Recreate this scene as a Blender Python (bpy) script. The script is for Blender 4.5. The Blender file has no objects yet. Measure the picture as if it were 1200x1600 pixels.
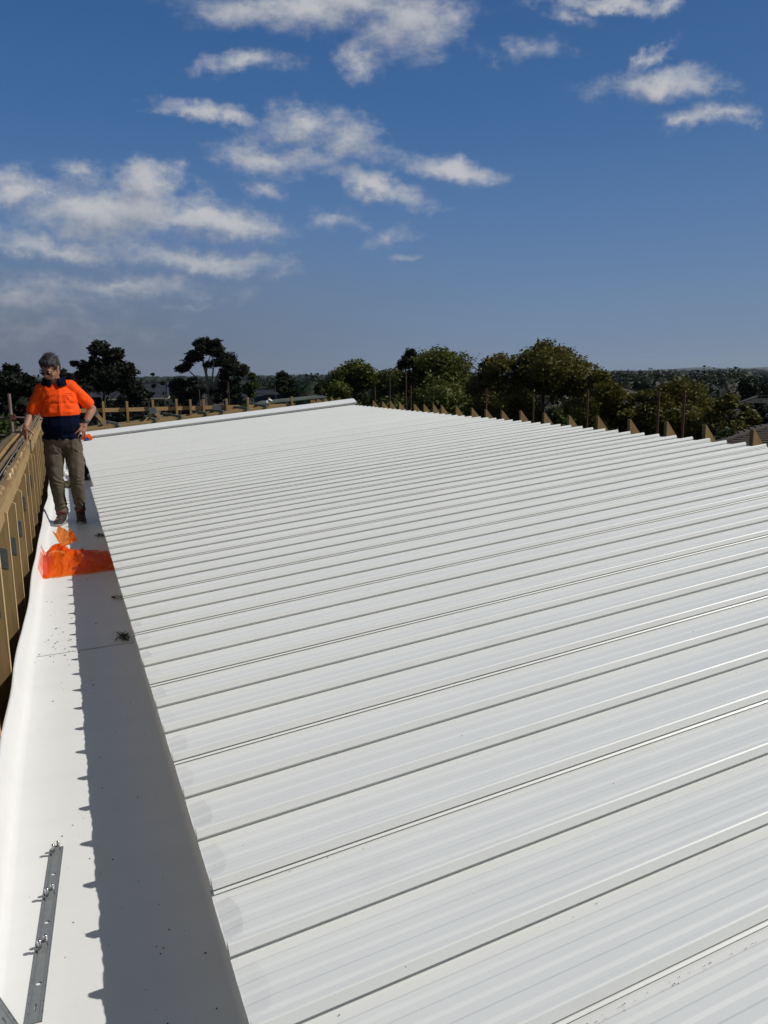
import bpy, bmesh, math, random
import numpy as np
from mathutils import Vector, Matrix, noise, Euler
PI = math.pi
S = bpy.context.scene
COL = S.collection
random.seed(7)

# ------------------------------------------------------------ camera
cam_d = bpy.data.cameras.new('camera'); cam = bpy.data.objects.new('camera', cam_d); COL.objects.link(cam)
S.camera = cam
PITCH, YAW, ROLL = math.radians(10.223), math.radians(22.486), math.radians(.736)
Fv = Vector((math.sin(YAW)*math.cos(PITCH), math.cos(YAW)*math.cos(PITCH), -math.sin(PITCH)))
R0 = Vector((math.cos(YAW), -math.sin(YAW), 0)); U0 = R0.cross(Fv)
Rv = R0*math.cos(ROLL) - U0*math.sin(ROLL); Uv = U0*math.cos(ROLL) + R0*math.sin(ROLL)
M = Matrix((Rv, Uv, -Fv)).transposed().to_4x4(); M.translation = Vector((0, 0, 1.48))
cam.matrix_world = M
cam_d.sensor_fit = 'VERTICAL'; cam_d.sensor_height = 24; cam_d.sensor_width = 18
cam_d.lens = 24*1207.3/1600
cam_d.clip_start = .05; cam_d.clip_end = 30000
S.render.resolution_x = 768; S.render.resolution_y = 1024

# ------------------------------------------------------------ sun and sky
SUN_DIR = Vector((.655, -.275, .705)).normalized()
sd = bpy.data.lights.new('sun', 'SUN'); sd.energy = 3.6; sd.angle = math.radians(.53); sd.color = (1, .965, .9)
sun = bpy.data.objects.new('sun', sd); COL.objects.link(sun); sun.location = (20, -10, 30)
sun.rotation_euler = SUN_DIR.to_track_quat('Z', 'Y').to_euler()
S.view_settings.view_transform = 'Standard'; S.view_settings.look = 'None'
S.view_settings.exposure = 0; S.view_settings.gamma = 1
W = bpy.data.worlds.new('World'); S.world = W; W.use_nodes = True
nt = W.node_tree; nt.nodes.clear(); N = nt.nodes; Lk = nt.links
def wn(t, **k):
    n = N.new(t)
    for a, b in k.items(): setattr(n, a, b)
    return n
def wmath(op, a, b=None, c=None, clamp=False):
    n = wn('ShaderNodeMath', operation=op, use_clamp=clamp)
    for i, v in enumerate((a, b, c)):
        if v is None: continue
        if isinstance(v, (int, float)): n.inputs[i].default_value = v
        else: Lk.new(v, n.inputs[i])
    return n.outputs[0]
out = wn('ShaderNodeOutputWorld'); bg = wn('ShaderNodeBackground'); Lk.new(bg.outputs[0], out.inputs[0])
sky = wn('ShaderNodeTexSky', sky_type='NISHITA'); sky.sun_disc = False
sky.sun_elevation = math.asin(SUN_DIR.z); sky.sun_rotation = math.atan2(SUN_DIR.x, SUN_DIR.y)
sky.air_density = 1; sky.dust_density = .6; sky.ozone_density = 2
tc = wn('ShaderNodeTexCoord'); D = tc.outputs['Generated']
def dot(v):
    n = wn('ShaderNodeVectorMath', operation='DOT_PRODUCT'); Lk.new(D, n.inputs[0]); n.inputs[1].default_value = v
    return n.outputs['Value']
# bearings in the world: the north-north-east sector of the sky holds the clouds
rx, fy, zz = dot((math.cos(YAW), -math.sin(YAW), 0)), dot((math.sin(YAW), math.cos(YAW), 0)), dot((0, 0, 1))
fpos = wmath('MAXIMUM', fy, .05)
u, v = wmath('DIVIDE', rx, fpos), wmath('DIVIDE', zz, fpos)
uv = wn('ShaderNodeCombineXYZ'); Lk.new(u, uv.inputs[0]); Lk.new(v, uv.inputs[1])
def wnoise(scale, detail, rough, off=(0, 0, 0), stretch=(1, 1, 1)):
    mp = wn('ShaderNodeMapping'); mp.inputs['Location'].default_value = off; mp.inputs['Scale'].default_value = stretch
    Lk.new(uv.outputs[0], mp.inputs['Vector'])
    n = wn('ShaderNodeTexNoise'); n.inputs['Scale'].default_value = scale; n.inputs['Detail'].default_value = detail
    n.inputs['Roughness'].default_value = rough; Lk.new(mp.outputs[0], n.inputs['Vector'])
    return n
def vm(op, a, b):
    n = wn('ShaderNodeVectorMath', operation=op)
    for i, q in enumerate((a, b)):
        if isinstance(q, tuple): n.inputs[i].default_value = q
        else: Lk.new(q, n.inputs[i])
    return n.outputs[0]
w1 = wnoise(9, 6, .6); w2 = wnoise(38, 5, .65, (3, 1, 0))
d1 = vm('MULTIPLY', vm('SUBTRACT', w1.outputs['Color'], (.5, .5, .5)), (.10, .055, 0))
d2 = vm('MULTIPLY', vm('SUBTRACT', w2.outputs['Color'], (.5, .5, .5)), (.042, .026, 0))
P0 = vm('ADD', vm('ADD', uv.outputs[0], d1), d2)
CLOUDS = [(-0.0676,0.4262,0.1731,0.0286,0,1),(0.0376,0.3995,0.0681,0.0411,0,1),(-0.0235,0.3704,0.038,0.0223,0,0.85),(-0.1567,0.3691,0.0609,0.014,0,0.75),(-0.2165,0.3183,0.0614,0.0142,-8,0.9),(-0.165,0.306,0.055,0.011,-14,0.75),(-0.0865,0.2989,0.0655,0.0272,0,0.85),(-0.1343,0.2596,0.0777,0.0261,-6,0.85),(-0.0369,0.273,0.0543,0.0324,-10,0.8),(-0.0066,0.2236,0.072,0.0177,-14,1),(-0.1397,0.223,0.0352,0.0133,-15,0.65),(-0.0623,0.1886,0.0457,0.0164,0,0.62),(0.0123,0.1636,0.0356,0.0151,20,0.5),(0.0319,0.1406,0.0238,0.0053,0,0.5),(0.0872,0.2445,0.0717,0.0175,-8,1),(-0.2838,0.2351,0.0500,0.0300,0,1.25),(-0.4448,0.223,0.0469,0.0281,0,1),(-0.3254,0.1978,0.165,0.0386,-4,1.25),(-0.2083,0.1828,0.0946,0.0254,-8,1.2),(-0.3917,0.1587,0.1583,0.0182,-4,0.95),(-0.2266,0.1361,0.1312,0.0168,-4,0.9),(-0.316,0.1096,0.1677,0.0154,-4,0.7),(-0.4286,0.1017,0.1359,0.0355,0,0.62),(-0.2496,0.084,0.0481,0.0062,0,0.5),(0.319,0.3684,0.0396,0.0105,25,0.75),(0.3358,0.3366,0.092,0.0212,3,1),(0.4031,0.3016,0.0656,0.0158,5,0.85),(0.3612,0.2921,0.0271,0.0129,30,0.7),(0.2709,0.4304,0.0903,0.0109,0,0.85),(0.3426,0.4248,0.0271,0.0109,0,0.75),(0.2263,0.4132,0.0211,0.011,0,0.55),(0.1704,0.3771,0.0532,0.0139,0,0.5),(-0.3684,0.2478,0.0467,0.0161,0,0.6),(-0.4329,0.055,0.1936,0.0314,0,0.42)]
def cloud_field(P, cl=None):
    f = None
    for cu, cv, ru, rv, a, wgt in CLOUDS:
        mp = wn('ShaderNodeMapping', vector_type='TEXTURE')
        mp.inputs['Location'].default_value = (cu, cv, 0); mp.inputs['Rotation'].default_value = (0, 0, math.radians(a))
        mp.inputs['Scale'].default_value = (ru*1.12, rv*1.15, 1)
        Lk.new(P, mp.inputs['Vector'])
        ln = wn('ShaderNodeVectorMath', operation='LENGTH'); Lk.new(mp.outputs[0], ln.inputs[0])
        s = wmath('MULTIPLY_ADD', ln.outputs['Value'], -wgt, wgt*1.05)
        f = s if f is None else wmath('SMOOTH_MAX', f, s, .18)
    return f
field = cloud_field(P0)
SH = (.010, .020, 0); PS = vm('ADD', P0, SH); field2 = cloud_field(PS)
nb = wnoise(26, 7, .62, (7, 2, 0), (1, 1.7, 1))
nf = wmath('MULTIPLY_ADD', wmath('SUBTRACT', nb.outputs['Fac'], .5), 1.25, field)
nb2 = wnoise(26, 5, .62, (7+SH[0], 2+SH[1]*1.7, 0), (1, 1.7, 1))
nf2 = wmath('MULTIPLY_ADD', wmath('SUBTRACT', nb2.outputs['Fac'], .5), 1.25, field2)
lit = wmath('SUBTRACT', nf, nf2)
al = wn('ShaderNodeMapRange', interpolation_type='SMOOTHSTEP'); Lk.new(nf, al.inputs['Value'])
al.inputs['From Min'].default_value = -.02; al.inputs['From Max'].default_value = 1.05
# clouds thin out into the murk near the horizon
lowfade = wn('ShaderNodeMapRange', interpolation_type='SMOOTHSTEP'); Lk.new(v, lowfade.inputs['Value'])
lowfade.inputs['From Min'].default_value = .0; lowfade.inputs['From Max'].default_value = .2
lowfade.inputs['To Min'].default_value = .35; lowfade.inputs['To Max'].default_value = .9
front = wn('ShaderNodeMapRange'); Lk.new(fy, front.inputs['Value'])
front.inputs['From Min'].default_value = .15; front.inputs['From Max'].default_value = .3
alpha = wmath('MULTIPLY', wmath('MULTIPLY', al.outputs[0], lowfade.outputs[0]), front.outputs[0])
# cloud tone: bright lit rims and billows, greyer undersides
tone = wnoise(15, 6, .6, (1, 5, 0), (1, 1.8, 1))
thick = wn('ShaderNodeMapRange'); Lk.new(nf, thick.inputs['Value'])
thick.inputs['From Min'].default_value = .35; thick.inputs['From Max'].default_value = 1.35
tt = wmath('ADD', wmath('MULTIPLY_ADD', lit, .6, .36), wmath('MULTIPLY_ADD', tone.outputs['Fac'], .3, wmath('MULTIPLY', thick.outputs[0], -.18)))
crc = wn('ShaderNodeValToRGB'); Lk.new(tt, crc.inputs[0])
e = crc.color_ramp.elements
e[0].position = .0; e[0].color = (.25, .28, .36, 1); e[1].position = .85; e[1].color = (.55, .55, .56, 1)
# clear sky
el = wn('ShaderNodeValToRGB'); Lk.new(zz, el.inputs[0]); r = el.color_ramp
r.elements[0].position = 0; r.elements[0].color = (.165, .235, .36, 1)
r.elements[1].position = 1; r.elements[1].color = (.025, .075, .24, 1)
for p_, c_ in ((.07, (.135, .225, .375)), (.16, (.092, .19, .385)), (.28, (.046, .138, .335)), (.42, (.027, .098, .275))):
    q = r.elements.new(p_); q.color = c_ + (1,)
m0 = wn('ShaderNodeMix', data_type='RGBA', blend_type='MULTIPLY'); m0.inputs[0].default_value = 1
Lk.new(sky.outputs[0], m0.inputs[6]); m0.inputs[7].default_value = (.07, .07, .07, 1)
m1 = wn('ShaderNodeMix', data_type='RGBA'); m1.inputs[0].default_value = .92
Lk.new(m0.outputs[2], m1.inputs[6]); Lk.new(el.outputs[0], m1.inputs[7])
# grey murk towards the left, low down
mur = wn('ShaderNodeMapRange', interpolation_type='SMOOTHSTEP'); Lk.new(u, mur.inputs['Value'])
mur.inputs['From Min'].default_value = .25; mur.inputs['From Max'].default_value = -.5
mv = wn('ShaderNodeMapRange', interpolation_type='SMOOTHSTEP'); Lk.new(v, mv.inputs['Value'])
mv.inputs['From Min'].default_value = .22; mv.inputs['From Max'].default_value = .0
mm = wmath('MULTIPLY', wmath('MULTIPLY', mur.outputs[0], mv.outputs[0]), .95)
m2 = wn('ShaderNodeMix', data_type='RGBA'); Lk.new(mm, m2.inputs[0]); Lk.new(m1.outputs[2], m2.inputs[6]); m2.inputs[7].default_value = (.135, .155, .21, 1)
m3 = wn('ShaderNodeMix', data_type='RGBA'); Lk.new(alpha, m3.inputs[0]); Lk.new(m2.outputs[2], m3.inputs[6]); Lk.new(crc.outputs[0], m3.inputs[7])
# grey added to the unseen sky behind and above to tint the ambient
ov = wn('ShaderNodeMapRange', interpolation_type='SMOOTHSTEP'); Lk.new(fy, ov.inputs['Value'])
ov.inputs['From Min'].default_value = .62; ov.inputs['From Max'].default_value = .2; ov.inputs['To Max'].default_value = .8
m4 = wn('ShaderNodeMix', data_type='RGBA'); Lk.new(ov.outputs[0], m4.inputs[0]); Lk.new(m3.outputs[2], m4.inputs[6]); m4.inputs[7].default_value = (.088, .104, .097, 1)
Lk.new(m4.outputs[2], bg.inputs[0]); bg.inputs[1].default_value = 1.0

# ------------------------------------------------------------ materials
def mat(name, col, rough=.7, metal=0, var=None, vscale=5, bump=0, bscale=40, spec=.5, stretch=(1, 1, 1), coord='Object', trans=0, sub=None, coat=0, vdetail=5):
    m = bpy.data.materials.new(name); m.use_nodes = True; t = m.node_tree; b = t.nodes['Principled BSDF']
    b.inputs['Base Color'].default_value = tuple(col)+(1,); b.inputs['Roughness'].default_value = rough
    b.inputs['Metallic'].default_value = metal; b.inputs['Specular IOR Level'].default_value = spec
    b.inputs['Coat Weight'].default_value = coat
    if trans: b.inputs['Transmission Weight'].default_value = trans
    tcn = t.nodes.new('ShaderNodeTexCoord'); mp = t.nodes.new('ShaderNodeMapping'); mp.inputs['Scale'].default_value = stretch
    t.links.new(tcn.outputs[coord], mp.inputs[0])
    if var:
        n = t.nodes.new('ShaderNodeTexNoise'); n.inputs['Scale'].default_value = vscale; n.inputs['Detail'].default_value = vdetail
        n.inputs['Roughness'].default_value = .6
        t.links.new(mp.outputs[0], n.inputs['Vector'])
        cr = t.nodes.new('ShaderNodeValToRGB'); cr.color_ramp.elements[0].position = .3; cr.color_ramp.elements[1].position = .7
        cr.color_ramp.elements[0].color = tuple(col)+(1,); cr.color_ramp.elements[1].color = tuple(var)+(1,)
        t.links.new(n.outputs['Fac'], cr.inputs[0]); t.links.new(cr.outputs[0], b.inputs['Base Color'])
    if bump:
        n2 = t.nodes.new('ShaderNodeTexNoise'); n2.inputs['Scale'].default_value = bscale; n2.inputs['Detail'].default_value = 4
        t.links.new(mp.outputs[0], n2.inputs['Vector'])
        bp = t.nodes.new('ShaderNodeBump'); bp.inputs['Strength'].default_value = 1; bp.inputs['Distance'].default_value = bump
        t.links.new(n2.outputs['Fac'], bp.inputs['Height']); t.links.new(bp.outputs[0], b.inputs['Normal'])
    return m
def leafmat(name, c1, c2, vscale=.8):
    m = mat(name, c1, .6, 0, c2, vscale, 0, spec=.25, vdetail=8)
    t = m.node_tree; b = t.nodes['Principled BSDF']; o = t.nodes['Material Output']
    tr = t.nodes.new('ShaderNodeBsdfTranslucent'); mx = t.nodes.new('ShaderNodeMixShader'); mx.inputs[0].default_value = .28
    src = b.inputs['Base Color'].links[0].from_socket
    t.links.new(src, tr.inputs[0]); t.links.new(b.outputs[0], mx.inputs[1]); t.links.new(tr.outputs[0], mx.inputs[2]); t.links.new(mx.outputs[0], o.inputs[0])
    return m
def roofmat(name, base, dirt=1.0):
    """white pre-painted steel: faint handling marks, dust specks and small scuffs"""
    m = mat(name, base, .33, 0, tuple(c*.955 for c in base), 2.2, .0006, 3.0, spec=.5, stretch=(.5, 3, 3))
    t = m.node_tree; b = t.nodes['Principled BSDF']; cur = b.inputs['Base Color'].links[0].from_socket
    tcn = t.nodes.new('ShaderNodeTexCoord')
    vo = t.nodes.new('ShaderNodeTexVoronoi'); vo.inputs['Scale'].default_value = 26; t.links.new(tcn.outputs['Object'], vo.inputs['Vector'])
    n = t.nodes.new('ShaderNodeTexNoise'); n.inputs['Scale'].default_value = 1.7; n.inputs['Detail'].default_value = 3; t.links.new(tcn.outputs['Object'], n.inputs['Vector'])
    def mth(op, a, bb, clamp=False):
        q = t.nodes.new('ShaderNodeMath'); q.operation = op; q.use_clamp = clamp
        for i, z in enumerate((a, bb)):
            if isinstance(z, (int, float)): q.inputs[i].default_value = z
            else: t.links.new(z, q.inputs[i])
        return q.outputs[0]
    # only some voronoi cells hold a speck, with random size
    sep = t.nodes.new('ShaderNodeSeparateColor'); t.links.new(vo.outputs['Color'], sep.inputs[0])
    thr = mth('MULTIPLY', mth('MAXIMUM', mth('SUBTRACT', sep.outputs[0], 1-.10*dirt), 0), .55)
    sp = mth('LESS_THAN', vo.outputs['Distance'], thr)
    mxn = t.nodes.new('ShaderNodeMix'); mxn.data_type = 'RGBA'; t.links.new(mth('MULTIPLY', sp, .8), mxn.inputs[0]); t.links.new(cur, mxn.inputs[6]); mxn.inputs[7].default_value = (.12, .1, .08, 1)
    # soft dirty smears
    n3 = t.nodes.new('ShaderNodeTexNoise'); n3.inputs['Scale'].default_value = 5; n3.inputs['Detail'].default_value = 8; n3.inputs['Roughness'].default_value = .7
    t.links.new(tcn.outputs['Object'], n3.inputs['Vector'])
    mr = t.nodes.new('ShaderNodeMapRange'); t.links.new(n3.outputs['Fac'], mr.inputs[0]); mr.inputs[1].default_value = .58; mr.inputs[2].default_value = .8
    mr.inputs[3].default_value = 0; mr.inputs[4].default_value = .16*dirt
    mx2 = t.nodes.new('ShaderNodeMix'); mx2.data_type = 'RGBA'; t.links.new(mr.outputs[0], mx2.inputs[0]); t.links.new(mxn.outputs[2], mx2.inputs[6]); mx2.inputs[7].default_value = (.45, .41, .36, 1)
    t.links.new(mx2.outputs[2], b.inputs['Base Color'])
    rr = t.nodes.new('ShaderNodeMapRange'); t.links.new(n.outputs['Fac'], rr.inputs[0]); rr.inputs[3].default_value = .36; rr.inputs[4].default_value = .50
    t.links.new(rr.outputs[0], b.inputs['Roughness'])
    return m
def woodmat(name, c1, c2, axis=2, rough=.75):
    st = [9, 9, 9]; st[axis] = .7
    return mat(name, c1, rough, 0, c2, 3.2, .0008, 12, spec=.2, stretch=tuple(st), vdetail=9)
MT = dict(
    roof=roofmat('white_painted_steel', (.765, .775, .765), 1.0),
    gutter=roofmat('gutter_white_steel', (.80, .80, .775), .8),
    edge=mat('cut_steel_edge', (.25, .25, .25), .4, .8),
    under=mat('galvanised_underside', (.22, .23, .23), .5, .6),
    zinc=mat('zinc_plate', (.22, .235, .24), .5, .3, (.27, .285, .29), 60, .0003, 200),
    bright=mat('polished_clip_steel', (.62, .63, .64), .22, 1),
    nail=mat('punched_nail_plate', (.22, .24, .25), .5, .6, (.10, .11, .12), 90, .001, 160),
    woodv=woodmat('pine_upright', (.40, .275, .125), (.26, .17, .075), 2),
    woody=woodmat('pine_along', (.33, .215, .09), (.20, .125, .055), 1),
    woodx=woodmat('pine_across', (.50, .35, .17), (.36, .245, .115), 0),
    woodd=woodmat('weathered_board', (.17, .12, .065), (.10, .072, .045), 1),
    woodl=woodmat('sunlit_tone_pine', (.66, .49, .27), (.52, .37, .19), 2),  # brighter copy of the pine with the sunlight painted in
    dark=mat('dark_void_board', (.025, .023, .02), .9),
    blk=mat('black_plastic', (.015, .015, .017), .45),
    rust=mat('rusty_red_tube', (.16, .06, .04), .7, 0, (.06, .028, .022), 8),
    tube=mat('worn_steel_tube', (.16, .12, .10), .6, .3, (.09, .06, .05), 6),
    pole=mat('weathered_pole', (.16, .19, .17), .9, 0, (.10, .12, .11), 3),
    tile=mat('dark_roof_tiles', (.045, .042, .044), .85, 0, (.028, .027, .03), 1.5, .02, 8),
    tile2=mat('brown_roof_tiles', (.085, .065, .055), .85, 0, (.05, .04, .036), 1.5, .02, 8),
    slate=mat('blue_slate_roof', (.03, .036, .055), .7, 0, (.022, .026, .04), .8),
    brick=mat('red_brick', (.20, .085, .06), .9, 0, (.13, .055, .045), 3, .01, 20),
    cream=mat('cream_render', (.45, .42, .36), .9, 0, (.38, .35, .3), 2),
    whitep=mat('white_house_paint', (.72, .72, .7), .7),
    lens=None,
    glass=mat('window_glass', (.03, .04, .05), .1, 0, spec=.8),
    white_roof=mat('pale_steel_roof', (.7, .72, .73), .6),
    ground=mat('suburb_ground', (.035, .045, .022), .95, 0, (.07, .062, .04), .02, 0),
    road=mat('asphalt', (.05, .05, .052), .9),
    hill=mat('wooded_hill', (.03, .042, .03), .95, 0, (.045, .055, .04), .004),
    bark=mat('dark_bark', (.055, .042, .032), .9, 0, (.03, .024, .02), 3),
    gumbark=mat('pale_gum_bark', (.36, .32, .27), .8, 0, (.2, .17, .14), 1.5),
    lf_dark=leafmat('dark_conifer_leaf', (.010, .014, .009), (.02, .026, .015)),
    lf_deep=leafmat('deep_green_leaf', (.014, .022, .010), (.028, .038, .016)),
    lf_mid=leafmat('mid_green_leaf', (.035, .056, .013), (.08, .10, .026)),
    lf_feather=leafmat('feathery_green_leaf', (.058, .075, .013), (.135, .15, .028)),
    lf_yel=leafmat('yellow_green_leaf', (.062, .062, .010), (.15, .135, .022), .5),
    lf_far=leafmat('far_woodland_leaf', (.010, .019, .010), (.026, .038, .018), .05),
    lf_gum=leafmat('gum_leaf', (.018, .024, .014), (.035, .042, .024)),
    skin=mat('skin', (.36, .17, .105), .55, 0, (.32, .145, .085), 9, .0004, 60),
    orange=mat('fluorescent_orange_cloth', (1.0, .095, .008), .8, 0, (.95, .08, .006), 6, .0008, 300, spec=.15),
    navy=mat('navy_cloth', (.003, .006, .022), .95, 0, (.002, .004, .014), 6, spec=.08),
    khaki=mat('khaki_work_cloth', (.125, .100, .066), .9, 0, (.072, .060, .042), 7, .001, 220),
    hair=mat('dark_grey_hair', (.007, .007, .008), .65, 0, (.032, .031, .032), 14, .002, 90, stretch=(1, .3, 1)),
    shoe=mat('charcoal_shoe', (.018, .016, .016), .75, 0, (.035, .024, .022), 14),
    maroon=mat('maroon_lining', (.16, .012, .02), .6),
    soleg=mat('grey_sole', (.25, .24, .23), .7),
    leafdry=mat('dry_leaf_litter', (.05, .045, .03), .9, 0, (.12, .10, .06), 20),
)
# orange film: thin, tinted, glossy
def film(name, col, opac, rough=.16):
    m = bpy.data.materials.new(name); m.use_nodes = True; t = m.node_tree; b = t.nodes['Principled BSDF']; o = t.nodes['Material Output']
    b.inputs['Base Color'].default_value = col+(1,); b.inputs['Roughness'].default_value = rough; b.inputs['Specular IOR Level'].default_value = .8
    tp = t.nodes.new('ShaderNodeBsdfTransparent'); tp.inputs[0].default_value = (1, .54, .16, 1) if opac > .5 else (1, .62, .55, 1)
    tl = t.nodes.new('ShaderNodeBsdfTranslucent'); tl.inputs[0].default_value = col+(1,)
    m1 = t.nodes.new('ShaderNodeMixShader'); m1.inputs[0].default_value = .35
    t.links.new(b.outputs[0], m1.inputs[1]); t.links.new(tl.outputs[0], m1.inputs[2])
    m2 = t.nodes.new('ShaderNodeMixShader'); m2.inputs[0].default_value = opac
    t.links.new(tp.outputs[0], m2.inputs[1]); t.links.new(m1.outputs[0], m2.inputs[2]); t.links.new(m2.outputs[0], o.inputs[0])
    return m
MT['lens'] = film('spectacle_lens', (.02, .02, .02), .3, .1); MT['lens'].node_tree.nodes['Transparent BSDF'].inputs[0].default_value = (.8, .8, .8, 1)
MT['film'] = film('orange_plastic_film', (1.0, .17, .004), .62, .09)
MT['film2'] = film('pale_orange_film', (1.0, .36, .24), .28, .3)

# ------------------------------------------------------------ object helpers
ORG = {}
def tag(o, label=None, cat=None, group=None, kind=None):
    if label: o['label'] = label
    if cat: o['category'] = cat
    if group: o['group'] = group
    if kind: o['kind'] = kind
    return o
def thing(name, loc, label, cat, group=None):
    o = bpy.data.objects.new(name, None); COL.objects.link(o); o.location = loc; o.empty_display_size = .1
    ORG[o] = Vector(loc); return tag(o, label, cat, group)
def mk(name, verts, faces, m, parent=None, smooth=False, mats=None, mi=None, auto=None):
    """world-space verts; children are stored relative to their thing's origin"""
    org = ORG.get(parent, Vector((0, 0, 0))) if parent else Vector((0, 0, 0))
    me = bpy.data.meshes.new(name)
    me.from_pydata([tuple(Vector(p)-org) for p in verts], [], faces)
    for q in (mats or [m]): me.materials.append(q if not isinstance(q, str) else MT[q])
    if mi is not None: me.polygons.foreach_set('material_index', mi)
    if smooth: me.polygons.foreach_set('use_smooth', [True]*len(me.polygons))
    me.update()
    o = bpy.data.objects.new(name, me); COL.objects.link(o)
    if parent: o.parent = parent; ORG[o] = org
    if smooth and auto: me.set_sharp_from_angle(angle=math.radians(auto))
    return o
class MB:
    def __init__(s): s.v = []; s.f = []; s.m = []
    def add(s, v, f, mi=0):
        k = len(s.v); s.v += [Vector(p) for p in v]; s.f += [tuple(i+k for i in q) for q in f]; s.m += [mi]*len(f)
    def box(s, x0, x1, y0, y1, z0, z1, mi=0):
        s.add([(x0,y0,z0),(x1,y0,z0),(x1,y1,z0),(x0,y1,z0),(x0,y0,z1),(x1,y0,z1),(x1,y1,z1),(x0,y1,z1)],
              [(3,2,1,0),(4,5,6,7),(0,1,5,4),(1,2,6,5),(2,3,7,6),(3,0,4,7)], mi)
    def beam(s, a, b, w, h, up=(0, 0, 1), mi=0):
        """bar of width w (sideways) and height h (along up) from a to b"""
        a, b = Vector(a), Vector(b); d = (b-a).normalized(); u_ = Vector(up); sd_ = d.cross(u_).normalized(); u_ = sd_.cross(d).normalized()
        v = []
        for p in (a, b):
            for sx, sz in ((-1,-1),(1,-1),(1,1),(-1,1)): v.append(p+sd_*(sx*w/2)+u_*(sz*h/2))
        s.add(v, [(3,2,1,0),(4,5,6,7),(0,1,5,4),(1,2,6,5),(2,3,7,6),(3,0,4,7)], mi)
    def tube(s, pts, rad, n=8, mi=0, cap=True):
        pts = [Vector(p) for p in pts]; rr = rad if isinstance(rad, (list, tuple)) else [rad]*len(pts); v = []; f = []
        for i, p in enumerate(pts):
            d = (pts[min(i+1, len(pts)-1)]-pts[max(i-1, 0)]).normalized()
            a = d.orthogonal().normalized() if i == 0 else (a-d*a.dot(d)).normalized()
            b = d.cross(a)
            for k in range(n): v.append(p+(a*math.cos(2*PI*k/n)+b*math.sin(2*PI*k/n))*rr[i])
        for i in range(len(pts)-1):
            for k in range(n): f.append((i*n+k, i*n+(k+1)%n, (i+1)*n+(k+1)%n, (i+1)*n+k))
        if cap: f.append(tuple(range(n))[::-1]); f.append(tuple((len(pts)-1)*n+k for k in range(n)))
        s.add(v, f, mi)
    def poly(s, pts, ext, mi=0):
        """closed prism: polygon pts extruded by vector ext"""
        n = len(pts); e_ = Vector(ext); v = [Vector(p) for p in pts]+[Vector(p)+e_ for p in pts]
        f = [tuple(range(n))[::-1], tuple(range(n, 2*n))]+[(i, (i+1)%n, n+(i+1)%n, n+i) for i in range(n)]
        s.add(v, f, mi)
    def ball(s, c, r, mi=0, seg=12, rings=8, rot=None):
        v = []; f = []; r = Vector(r if isinstance(r, (tuple, list)) else (r, r, r)); c = Vector(c); R_ = rot.to_matrix() if rot else Matrix.Identity(3)
        for i in range(1, rings):
            t = PI*i/rings
            for k in range(seg):
                p = 2*PI*k/seg; v.append(c+R_@Vector((r.x*math.sin(t)*math.cos(p), r.y*math.sin(t)*math.sin(p), r.z*math.cos(t))))
        v.append(c+R_@Vector((0,0,r.z))); v.append(c-R_@Vector((0,0,r.z))); T, B = len(v)-2, len(v)-1
        for i in range(rings-2):
            for k in range(seg): f.append((i*seg+k, (i+1)*seg+k, (i+1)*seg+(k+1)%seg, i*seg+(k+1)%seg))
        for k in range(seg): f.append((T, k, (k+1)%seg)); f.append((B, (rings-2)*seg+(k+1)%seg, (rings-2)*seg+k))
        s.add(v, f, mi)
    def cone(s, a, ra, b, rb, mi=0, n=14):
        s.tube([a, b], [ra, rb], n, mi); s.ball(a, ra*.999, mi, n, 8); s.ball(b, rb*.999, mi, n, 8)
    def chain(s, pts, mi=0, n=14):
        for (a, ra), (b, rb) in zip(pts[:-1], pts[1:]): s.cone(a, ra, b, rb, mi, n)
    def build(s, name, m, parent=None, smooth=False, mats=None, auto=None):
        return mk(name, s.v, s.f, m, parent, smooth, mats, s.m if mats else None, auto)
#@@SCENE
# ------------------------------------------------------------ ground, hills
def gz(x, y):
    r = math.hypot(x, y); t = min(max((r-25)/430, 0), 1); s = t*t*(3-2*t)
    return -4.2-15*s
def polar_sheet(name, m, radii, a0, a1, na, zf):
    v = []; f = []
    for r in radii:
        for k in range(na+1):
            a = a0+(a1-a0)*k/na; x, y = r*math.sin(a), r*math.cos(a); v.append((x, y, zf(x, y, r)))
    for i in range(len(radii)-1):
        for k in range(na): f.append((i*(na+1)+k, i*(na+1)+k+1, (i+1)*(na+1)+k+1, (i+1)*(na+1)+k))
    return mk(name, v, [q[::-1] for q in f], m)
tag(polar_sheet('ground', 'ground', [.01, 8, 16, 25, 40, 60, 90, 130, 180, 250, 330, 450, 800, 2000, 6000, 14000], 0, 2*PI, 72, lambda x, y, r: gz(x, y)), kind='structure')
def hillz(x, y, r):
    if r < 4200: return -21
    n = noise.noise(Vector((x*.0006, y*.0006, 2.3)))+.5*noise.noise(Vector((x*.0021, y*.0021, 5)))+.25*noise.noise(Vector((x*.006, y*.006, 5)))
    az = math.degrees(math.atan2(x, y)); k = 1-abs(r-6000)/1900
    bump = 18*math.exp(-((az-44.5)/2.2)**2)*max(0, 1-abs(r-5200)/900)
    return -21+max(0, k)*(13+24*n)+bump
tag(polar_sheet('hills', 'hill', list(range(4100, 8000, 260)), math.radians(-20), math.radians(75), 260, hillz), kind='structure')

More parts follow.
